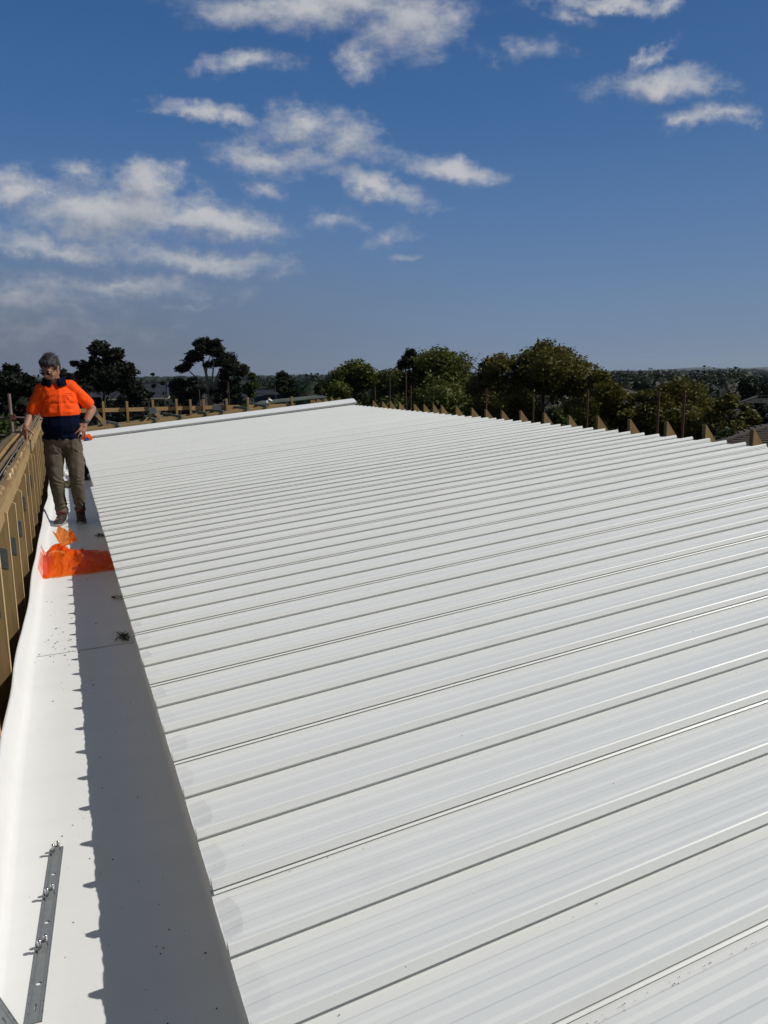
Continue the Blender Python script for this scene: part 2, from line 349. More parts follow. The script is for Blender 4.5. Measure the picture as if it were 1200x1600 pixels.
# ------------------------------------------------------------ the building with the white roof
PT = math.radians(5.25); EX = .238; EZ = .28; RIB = .2222; Y0 = 1.657; YF = 15.52; SL = 5.53
def roofz(x): return EZ+(x-EX)*math.tan(PT)
B = thing('building', (3, 7, -4.2), 'long building under a low-pitched roof of white ribbed steel sheets', 'building')
GR = random.Random(3)
ribp = [(.0080, 0), (.0090, .0095), (-.0015, .0125), (.0060, .0315), (.0090, .0340), (.0185, .0340), (.0215, .0315), (.031, .0125), (.0245, .0095), (.0255, 0)]
lipp = [(-.0060, .0045), (-.0012, .0085), (.0065, .0060), (.0070, .0105), (-.001, .0135), (.0060, .0325), (.0090, .0352), (.0185, .0352), (.0215, .032), (.031, .0130), (.0245, .0100), (.0255, 0)]
panp = [(.044, 0), (.060, 0), (.069, .0024), (.092, .0024), (.0975, 0), (.117, 0), (.126, .0024), (.146, .0024), (.1515, 0), (.168, 0), (.177, .0024), (.190, .0024), (.1955, 0), (.208, 0)]
prof = [(a, b, 0) for a, b in lipp]+[(a, b, 1) for a, b in panp]+[(a+RIB, b, 0) for a, b in ribp]+[(a+RIB, b, 1) for a, b in panp]+[(a+2*RIB, b, 0) for a, b in ribp]+[(a+2*RIB, b, 1) for a, b in panp]+[(3*RIB+.020, 0, 0)]
stn = [0, .004, .02, .036, .046, .050, .060, .075, .14]+[.25+.24*i for i in range(22)]+[SL]
for k in range(-5, 21):
    yb = Y0+3*RIB*k; off = GR.uniform(-.004, .004)+(.038 if k >= 11 else 0); offr = GR.uniform(-.02, .02)
    v = []; ylast = []
    for s in stn:
        ss = s+off*(1-s/SL)+(offr if s == SL else 0)
        for q, (u_, h, pan) in enumerate(prof):
            uu = u_
            w = noise.noise(Vector((s*.9, (yb+u_)*2.3, 4)))*.0011 if pan else 0
            if s <= .058:
                pk = (u_ % RIB)
                if pan and .06 < pk < .205:
                    edge = .50+.16*math.sin(k*1.3+int(u_/RIB)*2.3)+.55*math.sin(PI*(pk-.05)/.165)**.7+.12*noise.noise(Vector((k*2.3, u_*9, 1)))
                    ss = s*edge+off
                    w -= (.0040+.0018*math.sin(k*2.7+int(u_/RIB)*1.9))*min(1, max(0, (.0505-s)/.045))*min(1, (pk-.058)/.02, (.208-pk)/.02)
            h2 = h+w
            v.append((EX+ss*math.cos(PT)-h2*math.sin(PT), yb+uu+noise.noise(Vector((s*.5, k*3.1, 0)))*.0015, EZ+ss*math.sin(PT)+h2*math.cos(PT)))
    n = len(prof); cut = n
    while cut > 2 and yb+prof[cut-1][0] > YF+.04: cut -= 1
    f = [(i*n+j, (i+1)*n+j, (i+1)*n+j+1, i*n+j+1) for i in range(len(stn)-1) for j in range(cut-1)]
    f = [q[::-1] for q in f]
    mk('roof_sheet', v, f, 'roof', B)
# dark deck added under the sheets to stop light; walls
m = MB(); x0, x1 = .315, 5.66
m.poly([(x0, -1.7, roofz(x0)-.035), (x1, -1.7, roofz(x1)-.035), (x1, -1.7, roofz(x1)-.11), (x0, -1.7, roofz(x0)-.11)], (0, 17.5, 0)); m.build('light_stop_deck', 'dark', B)
m = MB(); m.box(-.30, 6.9, -1.72, 15.7, -4.4, -.42); m.build('wall', 'cream', B)
m = MB()
for y in np.arange(-.8, 15.4, 1.2): m.box(.42, 5.5, y, y+.05, -.1, .12)
m.box(.40, .45, -1.7, 15.5, -.4, roofz(.4)-.12); m.build('roof_framing', 'woodx', B)
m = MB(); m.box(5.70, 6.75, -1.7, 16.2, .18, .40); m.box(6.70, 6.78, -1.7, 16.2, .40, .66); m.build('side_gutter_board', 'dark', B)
# rear capping
m = MB()
xa, xb = .25, 5.82
def sec(x): z = roofz(x); return [(x, 15.49, z+.075), (x, 15.49, z+.084), (x, 15.68, z+.150), (x, 15.78, z+.150), (x, 15.78, z+.04), (x, 15.53, z+.04), (x, 15.53, z+.075)]
A_, B_ = sec(xa), sec(xb); n = len(A_)
m.add(A_+B_, [(i, (i+1) % n, n+(i+1) % n, n+i) for i in range(n)]+[tuple(range(n))[::-1], tuple(range(n, 2*n))]); m.build('roof_capping', 'roof', B)
m = MB(); xs = [.25, 5.82]
m.poly([(x, 15.532, roofz(x)-.02) for x in xs]+[(x, 15.532, roofz(x)+.074) for x in xs[::-1]], (0, .05, 0)); m.build('capping_shade_strip', mat('painted_shade_grey', (.17, .175, .18), .7), B)  # grey strip, the shade under the capping is painted into its colour
# box gutter
def gdx(y): return .012*max(0, y-3)
GUT = []
def tray(name, ya, yb, dz):
    v = []; ys = np.arange(ya, yb+.001, .12); ys = np.append(ys, yb)
    for y in ys:
        w = noise.noise(Vector((y*1.1, 3, 1)))*.012+noise.noise(Vector((y*.37, 8, 1)))*.010-.006*math.exp(-((y-3.2)/.3)**2)
        d = gdx(y); fz = noise.noise(Vector((y*.7, 1, 6)))*.0015
        v += [(-.305+d+w*1.6, y, .124+dz), (-.298+d+w*1.6, y, .127+dz), (-.292+d+w*1.5, y, .122+dz), (-.276+d+w, y, .07+dz), (-.262+d+w*.4, y, .02+dz), (-.252+d, y, .004+dz+fz),
              (-.236+d, y, dz+fz), (-.10+d, y, dz+fz*2), (.05, y, dz+fz), (.27+d*.3, y, dz), (.292+d*.3, y, .012+dz), (.296+d*.3, y, .12+dz), (.298+d*.3, y, .225+dz)]
    n = 13; f = [(i*n+j, i*n+j+1, (i+1)*n+j+1, (i+1)*n+j) for i in range(len(ys)-1) for j in range(n-1)]
    return mk(name, v, f, 'gutter', B, True)
tray('box_gutter', -1.4, 4.37, .004); tray('box_gutter', 4.345, 10.05, .0015); tray('box_gutter', 10.02, 14.6, -.001)
SEAM = mat('seam_grime', (.33, .31, .28), .9)
for y in (4.368, 10.045):   # sealed lap seams
    m = MB()
    pts = [(-.24+gdx(y)+.5*t/20, y+noise.noise(Vector((t*.6, y, 0)))*.004+(-.012+.02*t/20), .0055 if y < 5 else .003) for t in range(21)]
    m.tube(pts, .0016, 5)
    m.build('gutter_seam', SEAM, B)
m = MB(); m.box(.255, .312, 14.6, 15.6, -.1, .3); m.box(-.3, .3, 14.62, 14.7, -.1, .25); m.build('gutter_end', 'gutter', B)

# ------------------------------------------------------------ debris
m = MB(); rg = random.Random(11)
def fleck(x, y, z, r):
    n = rg.randint(4, 6); a0 = rg.uniform(0, 6.28); st = rg.uniform(.4, 1)
    m.poly([(x+r*math.cos(a0+6.28*k/n)*rg.uniform(.6, 1.1), y+r*st*math.sin(a0+6.28*k/n)*rg.uniform(.6, 1.1), z) for k in range(n)], (0, 0, r*.6))
for i in range(230):
    y = 1.55+rg.random()**1.7*9; x = rg.uniform(-.22, .24); fleck(x, y, .0042, rg.choice([.0009, .0012, .0018, .003]))
for i in range(26): fleck(rg.gauss(-.12, .06), rg.gauss(4.5, .15), .005, rg.uniform(.002, .006))
for i in range(14): fleck(rg.uniform(-.2, .1), rg.uniform(3, 6), .005, rg.uniform(.003, .007))
tag(m.build('grit', 'leafdry'), kind='stuff')
m = MB()
def rfleck(x, y, r):
    z = roofz(x)+.002
    n = rg.randint(4, 6); a0 = rg.uniform(0, 6.28)
    m.poly([(x+r*math.cos(a0+6.28*k/n)*rg.uniform(.5, 1.1), y+r*math.sin(a0+6.28*k/n)*rg.uniform(.4, 1.1), z) for k in range(n)], (0, 0, r*.5))
for i in range(160):
    kk = rg.choice([-4, -3, -2, -2, -1, 0, 1]); x = rg.uniform(.35, 3.2); y = Y0+kk*RIB-rg.uniform(.006, .02)-.003*(rg.random()<.3)
    if rg.random() < .6: y = Y0-3*RIB-rg.uniform(.018, .03); x = rg.uniform(.3, 1.9)
    rfleck(x, y, rg.uniform(.0006, .0017))
for i in range(120): rfleck(rg.uniform(.3, 3.5), rg.uniform(.6, 4.5), rg.uniform(.0008, .002))
tag(m.build('roof_dust', 'leafdry'), kind='stuff')
def litter(x, y, r, n, label, seed):
    q = random.Random(seed); m = MB()
    for i in range(n):
        a = q.uniform(0, 6.28); d = r*q.random()**.7; c = Vector((x+d*math.cos(a), y+d*math.sin(a)*1.3, .006+q.uniform(0, .02)))
        R_ = Euler((q.uniform(-.6, .6), q.uniform(-.6, .6), q.uniform(0, 6.28))).to_matrix(); L_, w = r*q.uniform(.35, .8), r*q.uniform(.08, .2)
        m.add([c+R_@Vector(p) for p in ((-L_, 0, 0), (-L_*.3, w, .003), (L_, 0, .002), (-L_*.2, -w, .003))], [(0, 3, 2, 1)])
        m.tube([c, c+R_@Vector((L_*1.2, w, .004))], .0012, 4)
    return tag(m.build('leaf_litter', 'leafdry'), label, 'leaf litter', 'clumps of leaf litter in the gutter')
litter(.226, 4.46, .035, 34, 'dark clump of dead leaves in the shaded gutter by the lap seam', 1)
litter(.252, 5.33, .03, 14, 'thin curled twig and leaf under the roof edge between the lap seam and the orange bag', 2)
litter(.25, 7.55, .04, 26, 'small dark clump of leaves beside the roof edge behind the orange bag', 3)

# ------------------------------------------------------------ clip strips in the gutter
def clip_strip(p0, p1, w, label, clips, holes, slots):
    p0, p1 = Vector((*p0, .0072)), Vector((*p1, .0072)); L_ = (p1-p0).length; d = (p1-p0).normalized(); sd_ = Vector((d.y, -d.x, 0))
    t = thing('clip_strip', p0, label, 'metal strip', 'metal clip strips lying in the gutter')
    def W_(a, b, z): return p0+d*a+sd_*b+Vector((0, 0, z))
    m = MB(); hw = w/2
    marks = sorted([(h, 'h') for h in holes]+[(s_, 's') for s_ in slots]); a = 0
    def slab(a, b): m.add([W_(a, -hw, 0), W_(b, -hw, 0), W_(b, hw, 0), W_(a, hw, 0)], [(0, 3, 2, 1)] if True else [])
    for c, ty in marks:
        rl, rw = (.0065, .0068) if ty == 'h' else (.013, .0019)
        c0, c1 = c-rl-.004, c+rl+.004; slab(a, c0); a = c1
        n = 20; ring = []; sq = []
        for k in range(n):
            an = 2*PI*k/n; ca, sa = math.cos(an), math.sin(an); ring.append(W_(c+rl*ca, rw*sa, 0))
            sc = 1/max(abs(ca), abs(sa)); sq.append(W_(c+(c1-c0)/2*ca*sc, hw*sa*sc, 0))
        inner = [p-Vector((0, 0, .0012)) for p in ring]
        m.add(ring+sq+inner, [(k, (k+1) % n, n+(k+1) % n, n+k) for k in range(n)]+[(k, 2*n+k, 2*n+(k+1) % n, (k+1) % n) for k in range(n)])
    slab(a, L_)
    for s_ in (-1, 1):  # folded long edges and pressed ribs
        m.beam(W_(0, s_*hw, -.002), W_(L_, s_*hw, -.002), .0014, .0065); m.beam(W_(.0, s_*hw*.62, .0004), W_(L_, s_*hw*.62, .0004), .0012, .0012)
    m.build('plate', 'zinc', t)
    for c in clips:
        m = MB(); g = .012
        m.poly([W_(c-.012, -g, 0), W_(c-.012, g, 0), W_(c-.004, g*.78, .022), W_(c-.004, -g*.78, .022)], d*.0016)
        m.poly([W_(c+.014, -g, 0), W_(c+.014, g, 0), W_(c+.006, g*.78, .022), W_(c+.006, -g*.78, .022)], d*.0016)
        m.build('clip', 'zinc', t)
        m = MB()
        for (dx, dy) in ((-.0065, -.007), (.0065, .008)):
            q = W_(c+dy, dx*1.05, 0)
            m.tube([q+Vector((0, 0, .012)), q+Vector((0, 0, .030)), q+Vector((0, -.002, .036))], [.0048, .0052, .0044], 8)
            m.ball(q+Vector((0, -.003, .034)), (.0062, .0050, .0048), 0, 10, 6)
            m.ball(q+Vector((0, .002, .026)), (.0046, .004, .003), 0, 10, 6)
        m.build('clip_hook', 'bright', t, True)
    return t
clip_strip((-.1705, 1.752), (-.1195, 2.466), .036, 'perforated grey metal clip strip lying lengthwise in the sunny gutter, seen whole', [.245, .462, .682], [.125, .355, .575], [.048])
clip_strip((-.172, 1.645), (-.290, 1.92), .036, 'perforated metal strip lying askew, cut off by the lower left corner of the photo', [.245], [.02], [.155])

# ------------------------------------------------------------ orange bag
bt = thing('plastic_bag', (0, 6.4, .004), 'crumpled translucent orange plastic bag with a knotted flared neck lying in the gutter', 'bag')
def bagbody():
    nx, ny = 84, 60; top = []; bot = []
    # outline in plan: near edge straight-ish, far edge falling away to the right
    def rng(u_):
        x = -.235+.545*u_; y0_ = 6.105+.05*u_+.012*math.sin(u_*17)
        y1_ = 6.96-.02*u_-.30*max(0, u_-.55)**1.2+.10*math.sin(min(u_/.38, 1)*PI)*.9
        if u_ < .12: y1_ = y0_+(y1_-y0_)*(.55+.45*math.sin(u_/.12*PI/2))
        return x, y0_, y1_
    for i in range(nx+1):
        u_ = i/nx; x, a, b = rng(u_)
        for j in range(ny+1):
            w = j/ny; y = a+(b-a)*w
            ed = min(1, 7*min(u_, 1.001-u_, 1))**.5*min(1, 5*min(w, 1.0-w))**.5 if 0 < w < 1 and 0 < u_ < 1 else 0
            hh = .085*1.0*math.exp(-((u_-.26)/.17)**2-((w-.60)/.30)**2)+.055*math.exp(-((u_-.55)/.2)**2-((w-.35)/.35)**2)+.028
            P_ = Vector((u_*6, w*4, 1.7)); wr = (.35-abs(noise.noise(P_*.8)))*.055+(.3-abs(noise.noise(P_*1.7+Vector((3, 0, 0)))))*.030+abs(noise.noise(P_*4.1))*.010
            # radial creases running to the knot
            ang = math.atan2(y-6.82, (x+.07)*2.2); wr += .011*math.sin(ang*13+3*noise.noise(P_*.7))*math.exp(-(w-.9)**2*5)
            h = (hh+wr*1.15-.01)*ed
            top.append((x+noise.noise(P_*1.3)*.012*ed, y+noise.noise(P_*1.3+Vector((9, 0, 0)))*.02, max(.007, h)+.006)); bot.append((x, y, .006))
    n = ny+1; f = [(i*n+j, (i+1)*n+j, (i+1)*n+j+1, i*n+j+1) for i in range(nx) for j in range(ny)]
    return top, f
tv, tf = bagbody()
mk('bag_body', tv, tf, 'film', bt, True)
# flared neck above the knot
v = []; f = []; nn = 46; nr = 12
for i in range(nr+1):
    t_ = i/nr; L_ = .015+.155*t_*(1+.22*math.sin(s_*7+1)) if False else .015+.150*t_
    for k in range(nn):
        s_ = k/(nn-1); a = math.radians(118-100*s_); rad = L_*(1+.30*noise.noise(Vector((s_*5, .5, 9)))+.10*math.sin(s_*15))
        pl = (math.sin(s_*26+2.6*math.sin(s_*9))*.017+noise.noise(Vector((s_*7, t_*3, 3)))*.05*t_)*(t_**.5)
        v.append((-.075+.88*rad*math.cos(a)*(.95), 6.80+pl+.05*t_*math.sin(a), .085+1.0*rad*math.sin(a)*.92+.25*pl))
f = [(i*nn+k, i*nn+k+1, (i+1)*nn+k+1, (i+1)*nn+k) for i in range(nr) for k in range(nn-1)]
mk('bag_neck', v, f, 'film', bt, True)
m = MB(); q = random.Random(4)
pts = [(-.075+.03*math.cos(a)*q.uniform(.8, 1.1), 6.79+.02*math.sin(a), .085+.012*math.sin(a*2)) for a in np.linspace(0, 6.28, 16)]
m.tube(pts, .011, 8); m.tube([(-.09, 6.79, .09), (-.14, 6.74, .105), (-.2, 6.72, .07)], [.012, .014, .004], 8); m.build('knot', 'film', bt, True)
# loose film spread up the gutter side
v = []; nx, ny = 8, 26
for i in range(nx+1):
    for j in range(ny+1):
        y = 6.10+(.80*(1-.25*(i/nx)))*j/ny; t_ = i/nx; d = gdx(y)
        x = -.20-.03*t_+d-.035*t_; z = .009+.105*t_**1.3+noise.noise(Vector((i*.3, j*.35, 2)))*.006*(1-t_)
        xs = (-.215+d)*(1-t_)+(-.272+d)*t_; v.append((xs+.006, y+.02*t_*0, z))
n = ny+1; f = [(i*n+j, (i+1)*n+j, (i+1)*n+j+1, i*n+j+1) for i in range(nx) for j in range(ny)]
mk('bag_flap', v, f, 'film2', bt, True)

# ------------------------------------------------------------ left timber parapet
def px(y): return -.316+.004*(y-3)
pf = thing('parapet_frame', (-.35, 8, -.4), 'tall timber parapet frame of close brown uprights along the left side of the gutter', 'timber frame')
rg = random.Random(21)
ys = [1.7, 2.4, 3.12, 3.84, 4.58, 5.3, 6.0, 6.75, 7.47, 8.16, 8.88, 9.6, 10.3, 11.0, 11.75, 12.5, 13.2, 13.9, 14.6]
ztops = {}
for i, y in enumerate(ys):
    x = px(y)+rg.uniform(-.003, .003); zt = .725+rg.uniform(-.05, .035)-.003*(y-5); w = .135; m = MB(); dz = rg.uniform(-.03, .02); ztops[y] = zt
    m.poly([(x-w, y, zt+.07+dz), (x-w, y, -1.0), (x-.02, y, -.9), (x, y, -.6), (x, y, zt)], (0, .042, 0)); m.build('upright', 'woodv', pf)
    m = MB(); m.box(x+.0005, x+.0035, y-.001, y+.042, -.6, zt-.003); m.build('painted_lit_edge', 'woodl', pf)  # thin pale strip paints the sunlight on the upright's narrow face
    if i < len(ys)-1:   # diagonal web behind each upright, closing the bay
        m = MB(); a = rg.uniform(.0, .04)
        m.poly([(x-w-.16, y+.34, .70), (x-w-.16, y+.34, -1.0), (x-.085-a, y+.34, -.9), (x-.065-a, y+.34, .55), (x-.045, y+.34, .68)], (0, .035, 0)); m.build('web_board', 'woodv', pf)
    if 3 <= i <= 10:
        z_ = zt-.26-.05*rg.random(); m = MB(); m.poly([(x-.078, y-.003, z_), (x-.014, y-.003, z_-.02), (x-.014, y-.003, z_+.09), (x-.078, y-.003, z_+.115)], (0, .0025, 0)); m.build('nail_plate', 'nail', pf)
def rail(name, xo, zf, w, h, m_, ya=1.2, yb=15.0, roll=0, n=24, jit=.004):
    """long timber on the outside of the uprights; xo, zf are functions of the distance along the gutter"""
    m = MB(); P_ = []
    for k in range(n+1):
        y = ya+(yb-ya)*k/n; P_.append(Vector((px(y)+xo(y)+rg.uniform(-jit, jit), y, zf(y)+rg.uniform(-jit, jit))))
    upv = (math.sin(roll), 0, math.cos(roll))
    for a, b in zip(P_[:-1], P_[1:]): m.beam(a, b+(b-a)*.004, w*rg.uniform(.9, 1.1), h*rg.uniform(.92, 1.05), upv)
    return m.build(name, m_, pf)
def lerp01(y, a, b, y0=5.5, y1=11): t_ = min(max((y-y0)/(y1-y0), -.3), 1); return a+(b-a)*t_
rail('lower_rail', lambda y: -.030, lambda y: .765, .036, .10, 'woodv', jit=.002)
rail('lower_rail', lambda y: -.028, lambda y: .842-.003*(y-5), .040, .030, 'woody')
rail('side_board', lambda y: lerp01(y, -.060, -.042), lambda y: .855, .022, .07, 'woodd', roll=.75)
rail('flashing_strip', lambda y: lerp01(y, -.072, -.055), lambda y: .882-.002*(y-5), .005, .040, 'zinc', roll=.6)
rail('side_board', lambda y: lerp01(y, -.105, -.07), lambda y: .895, .024, .075, 'woodd', roll=.9)
rail('side_board', lambda y: lerp01(y, -.140, -.09), lambda y: .915, .024, .06, 'woody', roll=.8)
rail('top_rail', lambda y: lerp01(y, -.170, -.105), lambda y: .945-.006*(y-6), .045, .024, 'woodd')
for i, y in enumerate(ys):   # splintered truss tips proud of the rail, sunlight painted into their colour
    x = px(y); z_ = .855-.003*(y-5); L_ = rg.uniform(.02, .2)
    for r_ in range(2):
        yy = y+r_*rg.uniform(.15, .4); m = MB()
        m.add([(x-.070, yy, z_-.015), (x-.008, yy-.02, z_-.012), (x-.015, yy+.01, z_+.022), (x-.055, yy+.05+L_*1.3, z_+.022+L_*.1), (x-.02, yy+.04+L_*1.2, z_+.012)], [(0, 1, 2), (1, 4, 3, 2), (0, 2, 3), (0, 3, 4, 1)])
        m.build('truss_tip', 'woodl', pf)
m = MB(); m.box(-.66, -.64, 1.2, 14.8, -1.4, .60); m.box(-.64, -.31, 1.2, 14.8, -1.4, -1.37); m.build('void_shade_board', 'dark', pf)  # near-black boards added to paint the deep shade behind the uprights

# ------------------------------------------------------------ rear timber frame
rf = thing('rear_frame', (2.5, 16.5, .2), 'horizontal timber rail with short uprights and A-shaped webs behind the far end of the roof', 'timber frame')
m = MB(); m.beam((.2, 16.5, .815), (4.75, 16.5, .800), .035, .075); m.build('rail', 'woodx', rf)
for x in (.80, 1.25, 1.75, 2.22, 2.50, 2.77, 3.25, 3.70, 4.17, 4.67):
    m = MB(); m.box(x-.022, x+.022, 16.46-.04, 16.46+.02, .1, .99+rg.uniform(-.012, .012)); m.build('upright', 'woodv', rf)
for a, b in (((.62, .80), (.86, .46)), ((.58, .80), (.36, .48)), ((1.72, .79), (1.60, .58)), ((1.74, .79), (1.93, .57)), ((2.98, .78), (2.8, .6))):
    m = MB(); m.beam((a[0], 16.40, a[1]), (b[0], 16.40, b[1]), .07, .035, (0, 1, 0)); m.build('web', 'woodx', rf)
for x, w in ((.60, .07), (1.73, .07), (3.02, .09)):
    m = MB(); m.box(x-w, x+w, 16.355, 16.36, .72, .845); m.build('nail_plate', 'nail', rf)
for y, dz, zz_ in ((15.95, .155, 0), (16.15, .15, 0), (16.9, .14, 0)):
    m = MB(); m.beam((.1, y, roofz(.1)+dz), (4.4, y, roofz(4.4)+dz), .04, .07); m.build('sloping_chord', 'woodx', rf)
m = MB(); m.beam((.1, 16.3, .42), (2.3, 16.3, .44), .03, .02); m.build('brace', 'rust', rf)
# steel battens on the rear chords
rb = random.Random(8)
names = ['nearest the man', 'second along from the man', 'third along from the man', 'fourth along from the man', 'fifth along from the man', 'sixth along from the man', 'farthest from the man']
for i, x in enumerate((.92, 1.62, 2.12, 2.62, 2.95, 3.45, 3.85)):
    z = roofz(x)+.21; m = MB(); dx = rb.uniform(-.25, -.1)
    m.beam((x+.12, 15.85, z), (x+dx+.1, 16.9, z+.02), .06, .03); m.beam((x+.12, 15.85, z+.018), (x+dx+.1, 16.9, z+.038), .03, .02)
    tag(m.build('steel_batten', 'pole' if i else 'zinc'), 'grey roof batten laid across the rear timber, '+names[i], 'batten', 'roof battens behind the far end of the roof')
m = MB()
for i in range(6): m.tube([(3.9+.05*i, 16.9+.05*i, roofz(3.9)+.20+.012*i), (5.35+.1*rb.random(), 16.2+.12*i, roofz(5.3)+.215+.012*(i % 3))], .018, 8)
tag(m.build('pipe_bundle', 'pole'), 'bundle of grey tubes lying at the high end of the rear timber', 'pipes')
m = MB(); q = MB(); m.ball((4.1, 16.35, roofz(4.1)+.25), (.07, .05, .035), 0, 12, 8, Euler((0, -.5, 0))); m.ball((4.16, 16.33, roofz(4.1)+.29), (.05, .04, .028), 0, 12, 8, Euler((0, .3, 0)))
m.v = [p+Vector([noise.noise(p*30+Vector((j*7, 0, 0)))*.02 for j in range(3)]) for p in m.v]
tag(m.build('rag', 'whitep', smooth=True), 'small crumpled white rag on the rear timber beside the tubes', 'rag')
# small orange bag at the far roof corner, by the man's hand
m = MB(); m.ball((.41, 15.2, .38), (.085, .08, .06), 0, 20, 14)
m.v = [p+Vector([noise.noise(p*22+Vector((j*7, 0, 0)))*.05 for j in range(3)]) for p in m.v]
sb = tag(m.build('small_bag', 'film', smooth=True), 'small crumpled orange bag at the far corner of the roof behind the man\'s hand', 'bag')
m = MB(); m.ball((.41, 15.05, .345), (.06, .04, .03)); m.v = [p+Vector([noise.noise(p*25+Vector((j*5, 0, 0)))*.03 for j in range(3)]) for p in m.v]
tag(m.build('blue_rag', mat('blue_cloth', (.02, .05, .16), .8), smooth=True), 'tiny dark blue rag beside the small orange bag at the roof corner', 'rag')
# things in the gutter beyond the man
m = MB(); m.box(.16, .30, 11.9, 12.1, 0.002, .035); m.ball((.23, 12.25, .11), (.085, .20, .11), 0, 20, 14)
m.v = [p+Vector([noise.noise(p*14+Vector((j*5, 0, 0)))*.03 if p.z > .04 else 0 for j in range(3)]) for p in m.v]
tag(m.build('black_bag', 'blk', smooth=False), 'slumped black bag in the gutter beyond the man, tucked under the roof edge', 'bag')
for i, (x, y, sx, sy, mm_, lb, nm, ct) in enumerate(((.02, 12.6, .07, .14, 'whitep', 'crumpled white wrapper lying in the gutter seen between the man\'s legs', 'wrapper', 'wrapper'), (.03, 11.3, .08, .1, 'leafdry', 'brown heap of debris in the gutter seen between the man\'s legs', 'debris_heap', 'debris'), (.19, 13.2, .05, .25, 'cream', 'pale lump of rubble in the gutter right of the man\'s knee', 'rubble', 'rubble'))):
    m = MB(); m.ball((x, y, .03), (sx, sy, .05 if i != 2 else .13), 0, 18, 12); m.v = [p+Vector([noise.noise(p*26+Vector((j*5, 0, i)))*.055 for j in range(3)]) for p in m.v]
    tag(m.build(nm, mm_), lb, ct)

# ------------------------------------------------------------ right side: truss tails and scaffold tubes
fy_ = [5.57, 6.17, 6.74, 7.34, 7.94, 8.53, 9.11, 9.71, 10.24, 10.72, 11.18, 11.72, 12.27, 12.60, 12.99, 13.41, 14.14, 14.57, 15.0, 15.51, 17.74, 18.32, 18.87, 19.46, 20.0]
ordn = ['nearest the camera', 'second', 'third', 'fourth', 'fifth', 'sixth', 'seventh', 'eighth', 'ninth', 'tenth', 'eleventh', 'twelfth', 'thirteenth', 'fourteenth', 'fifteenth', 'sixteenth', 'seventeenth', 'eighteenth', 'nineteenth', 'twentieth', 'twenty-first', 'twenty-second', 'twenty-third', 'twenty-fourth', 'last and farthest']
for i, y in enumerate(fy_):
    h = .900+rg.uniform(-.012, .012); m = MB(); x = 6.2+rg.uniform(-.01, .01); th = .045; tilt = rg.uniform(-.012, .012)
    m.poly([(x, y, .40), (x+.24, y+tilt, .40), (x+.24, y+tilt, .66), (x+.215, y+tilt, .665), (x+.012, y, h), (x, y, h)], (0, th, 0))
    tag(m.build('truss_tail', 'woodv'), f'triangular timber truss tail counted from the right end, {ordn[i]} in the row' if i else 'triangular timber truss tail at the high roof edge, first at the far right', 'truss tail', 'truss tails beyond the high edge of the roof')
m = MB()   # torn sarking between the tails
for i in range(60):
    y = 5+i*.19; x = 6.0+rg.uniform(-.05, .12); z = .70+rg.uniform(-.03, .035)
    m.poly([(x-.12, y, z), (x+.15, y+rg.uniform(-.05, .05), z+.01), (x+.12, y+.24, z-.02), (x-.10, y+.22, z+.02)], (0, 0, -.012))
tag(m.build('sarking_foil', mat('dusty_foil', (.05, .05, .055), .6, .2)), 'torn dark roofing foil lying between the roof edge and the truss tails', 'roofing foil')
def scaf(x, y, zt, m_, label, r=.02, lean=0):
    r *= .6; p = MB(); zb = -4.3; p.tube([(x+lean, y, zb), (x, y, zt)], r, 8); o = p.build('scaffold_pole', m_, smooth=True, auto=40); return tag(o, label, 'scaffold pole', 'upright scaffold poles around the roof')
for x, y, zt, m_, lb, r in ((7.2, 8.0, 1.192, 'rust', 'rusty scaffold pole in front of the yellow-green tree with reddish branches', .024), (7.2, 7.55, 1.19, 'rust', 'rusty scaffold pole at the right end of the row, near the brown tiled house', .024),
    (7.2, 9.48, 1.203, 'rust', 'dark red scaffold pole at the right flank of the biggest tree', .024), (7.2, 10.9, 1.08, 'tube', 'short dull scaffold pole below the middle of the biggest tree', .02),
    (7.2, 12.44, 1.17, 'rust', 'dark red scaffold pole left of the biggest tree, below a gap in the trees', .024), (7.2, 16.0, 1.50, 'tube', 'tall dark scaffold pole in front of the wide spreading tree, taller of a close pair', .02),
    (7.2, 15.75, 1.196, 'rust', 'short red scaffold pole in front of the wide spreading tree, shorter of a close pair', .024), (7.2, 16.93, 1.54, 'tube', 'tall thin scaffold pole in front of the feathery tree', .02),
    (7.2, 17.87, 1.16, 'rust', 'red-topped scaffold pole below the feathery tree', .026), (7.2, 22.1, 1.10, 'rust', 'thin rusty scaffold pole beside the wooden power pole', .022),
    (4.72, 18, 1.17, 'tube', 'thin scaffold pole behind the rear frame left of the power pole', .014), (3.62, 18, 1.33, 'rust', 'tall thin red scaffold pole between the dark pine and the small round green tree', .014), (2.95, 18, 1.165, 'tube', 'thin scaffold pole behind the rear frame below the tall gum tree', .014), (.853, 18, 1.165, 'tube', 'thin scaffold pole behind the rear frame next to the man\'s elbow', .014),
    (2.30, 19, 1.08, 'tube', 'thin scaffold pole before the dark tiled house behind the rear frame', .014)):
    scaf(x, y, zt, m_, lb, r)
ls = thing('scaffold', (-.7, 13, -4.2), 'scaffold of one upright tube and two horizontal tubes beyond the left timber parapet', 'scaffold')
m = MB(); m.tube([(-.67, 13, -4.2), (-.69, 13, 1.24)], .024, 10); m.build('upright', 'tube', ls, True)
for z in (.885, .62): m = MB(); m.tube([(-3.5, 13.1, z-.03), (-.67, 13.03, z), (-.1, 13.0, z-.05)], .018, 8); m.build('rail', 'tube', ls, True)
for z in (.885, .62): m = MB(); m.box(-.71, -.63, 12.97, 13.07, z-.035, z+.045); m.build('coupler', 'rust', ls)
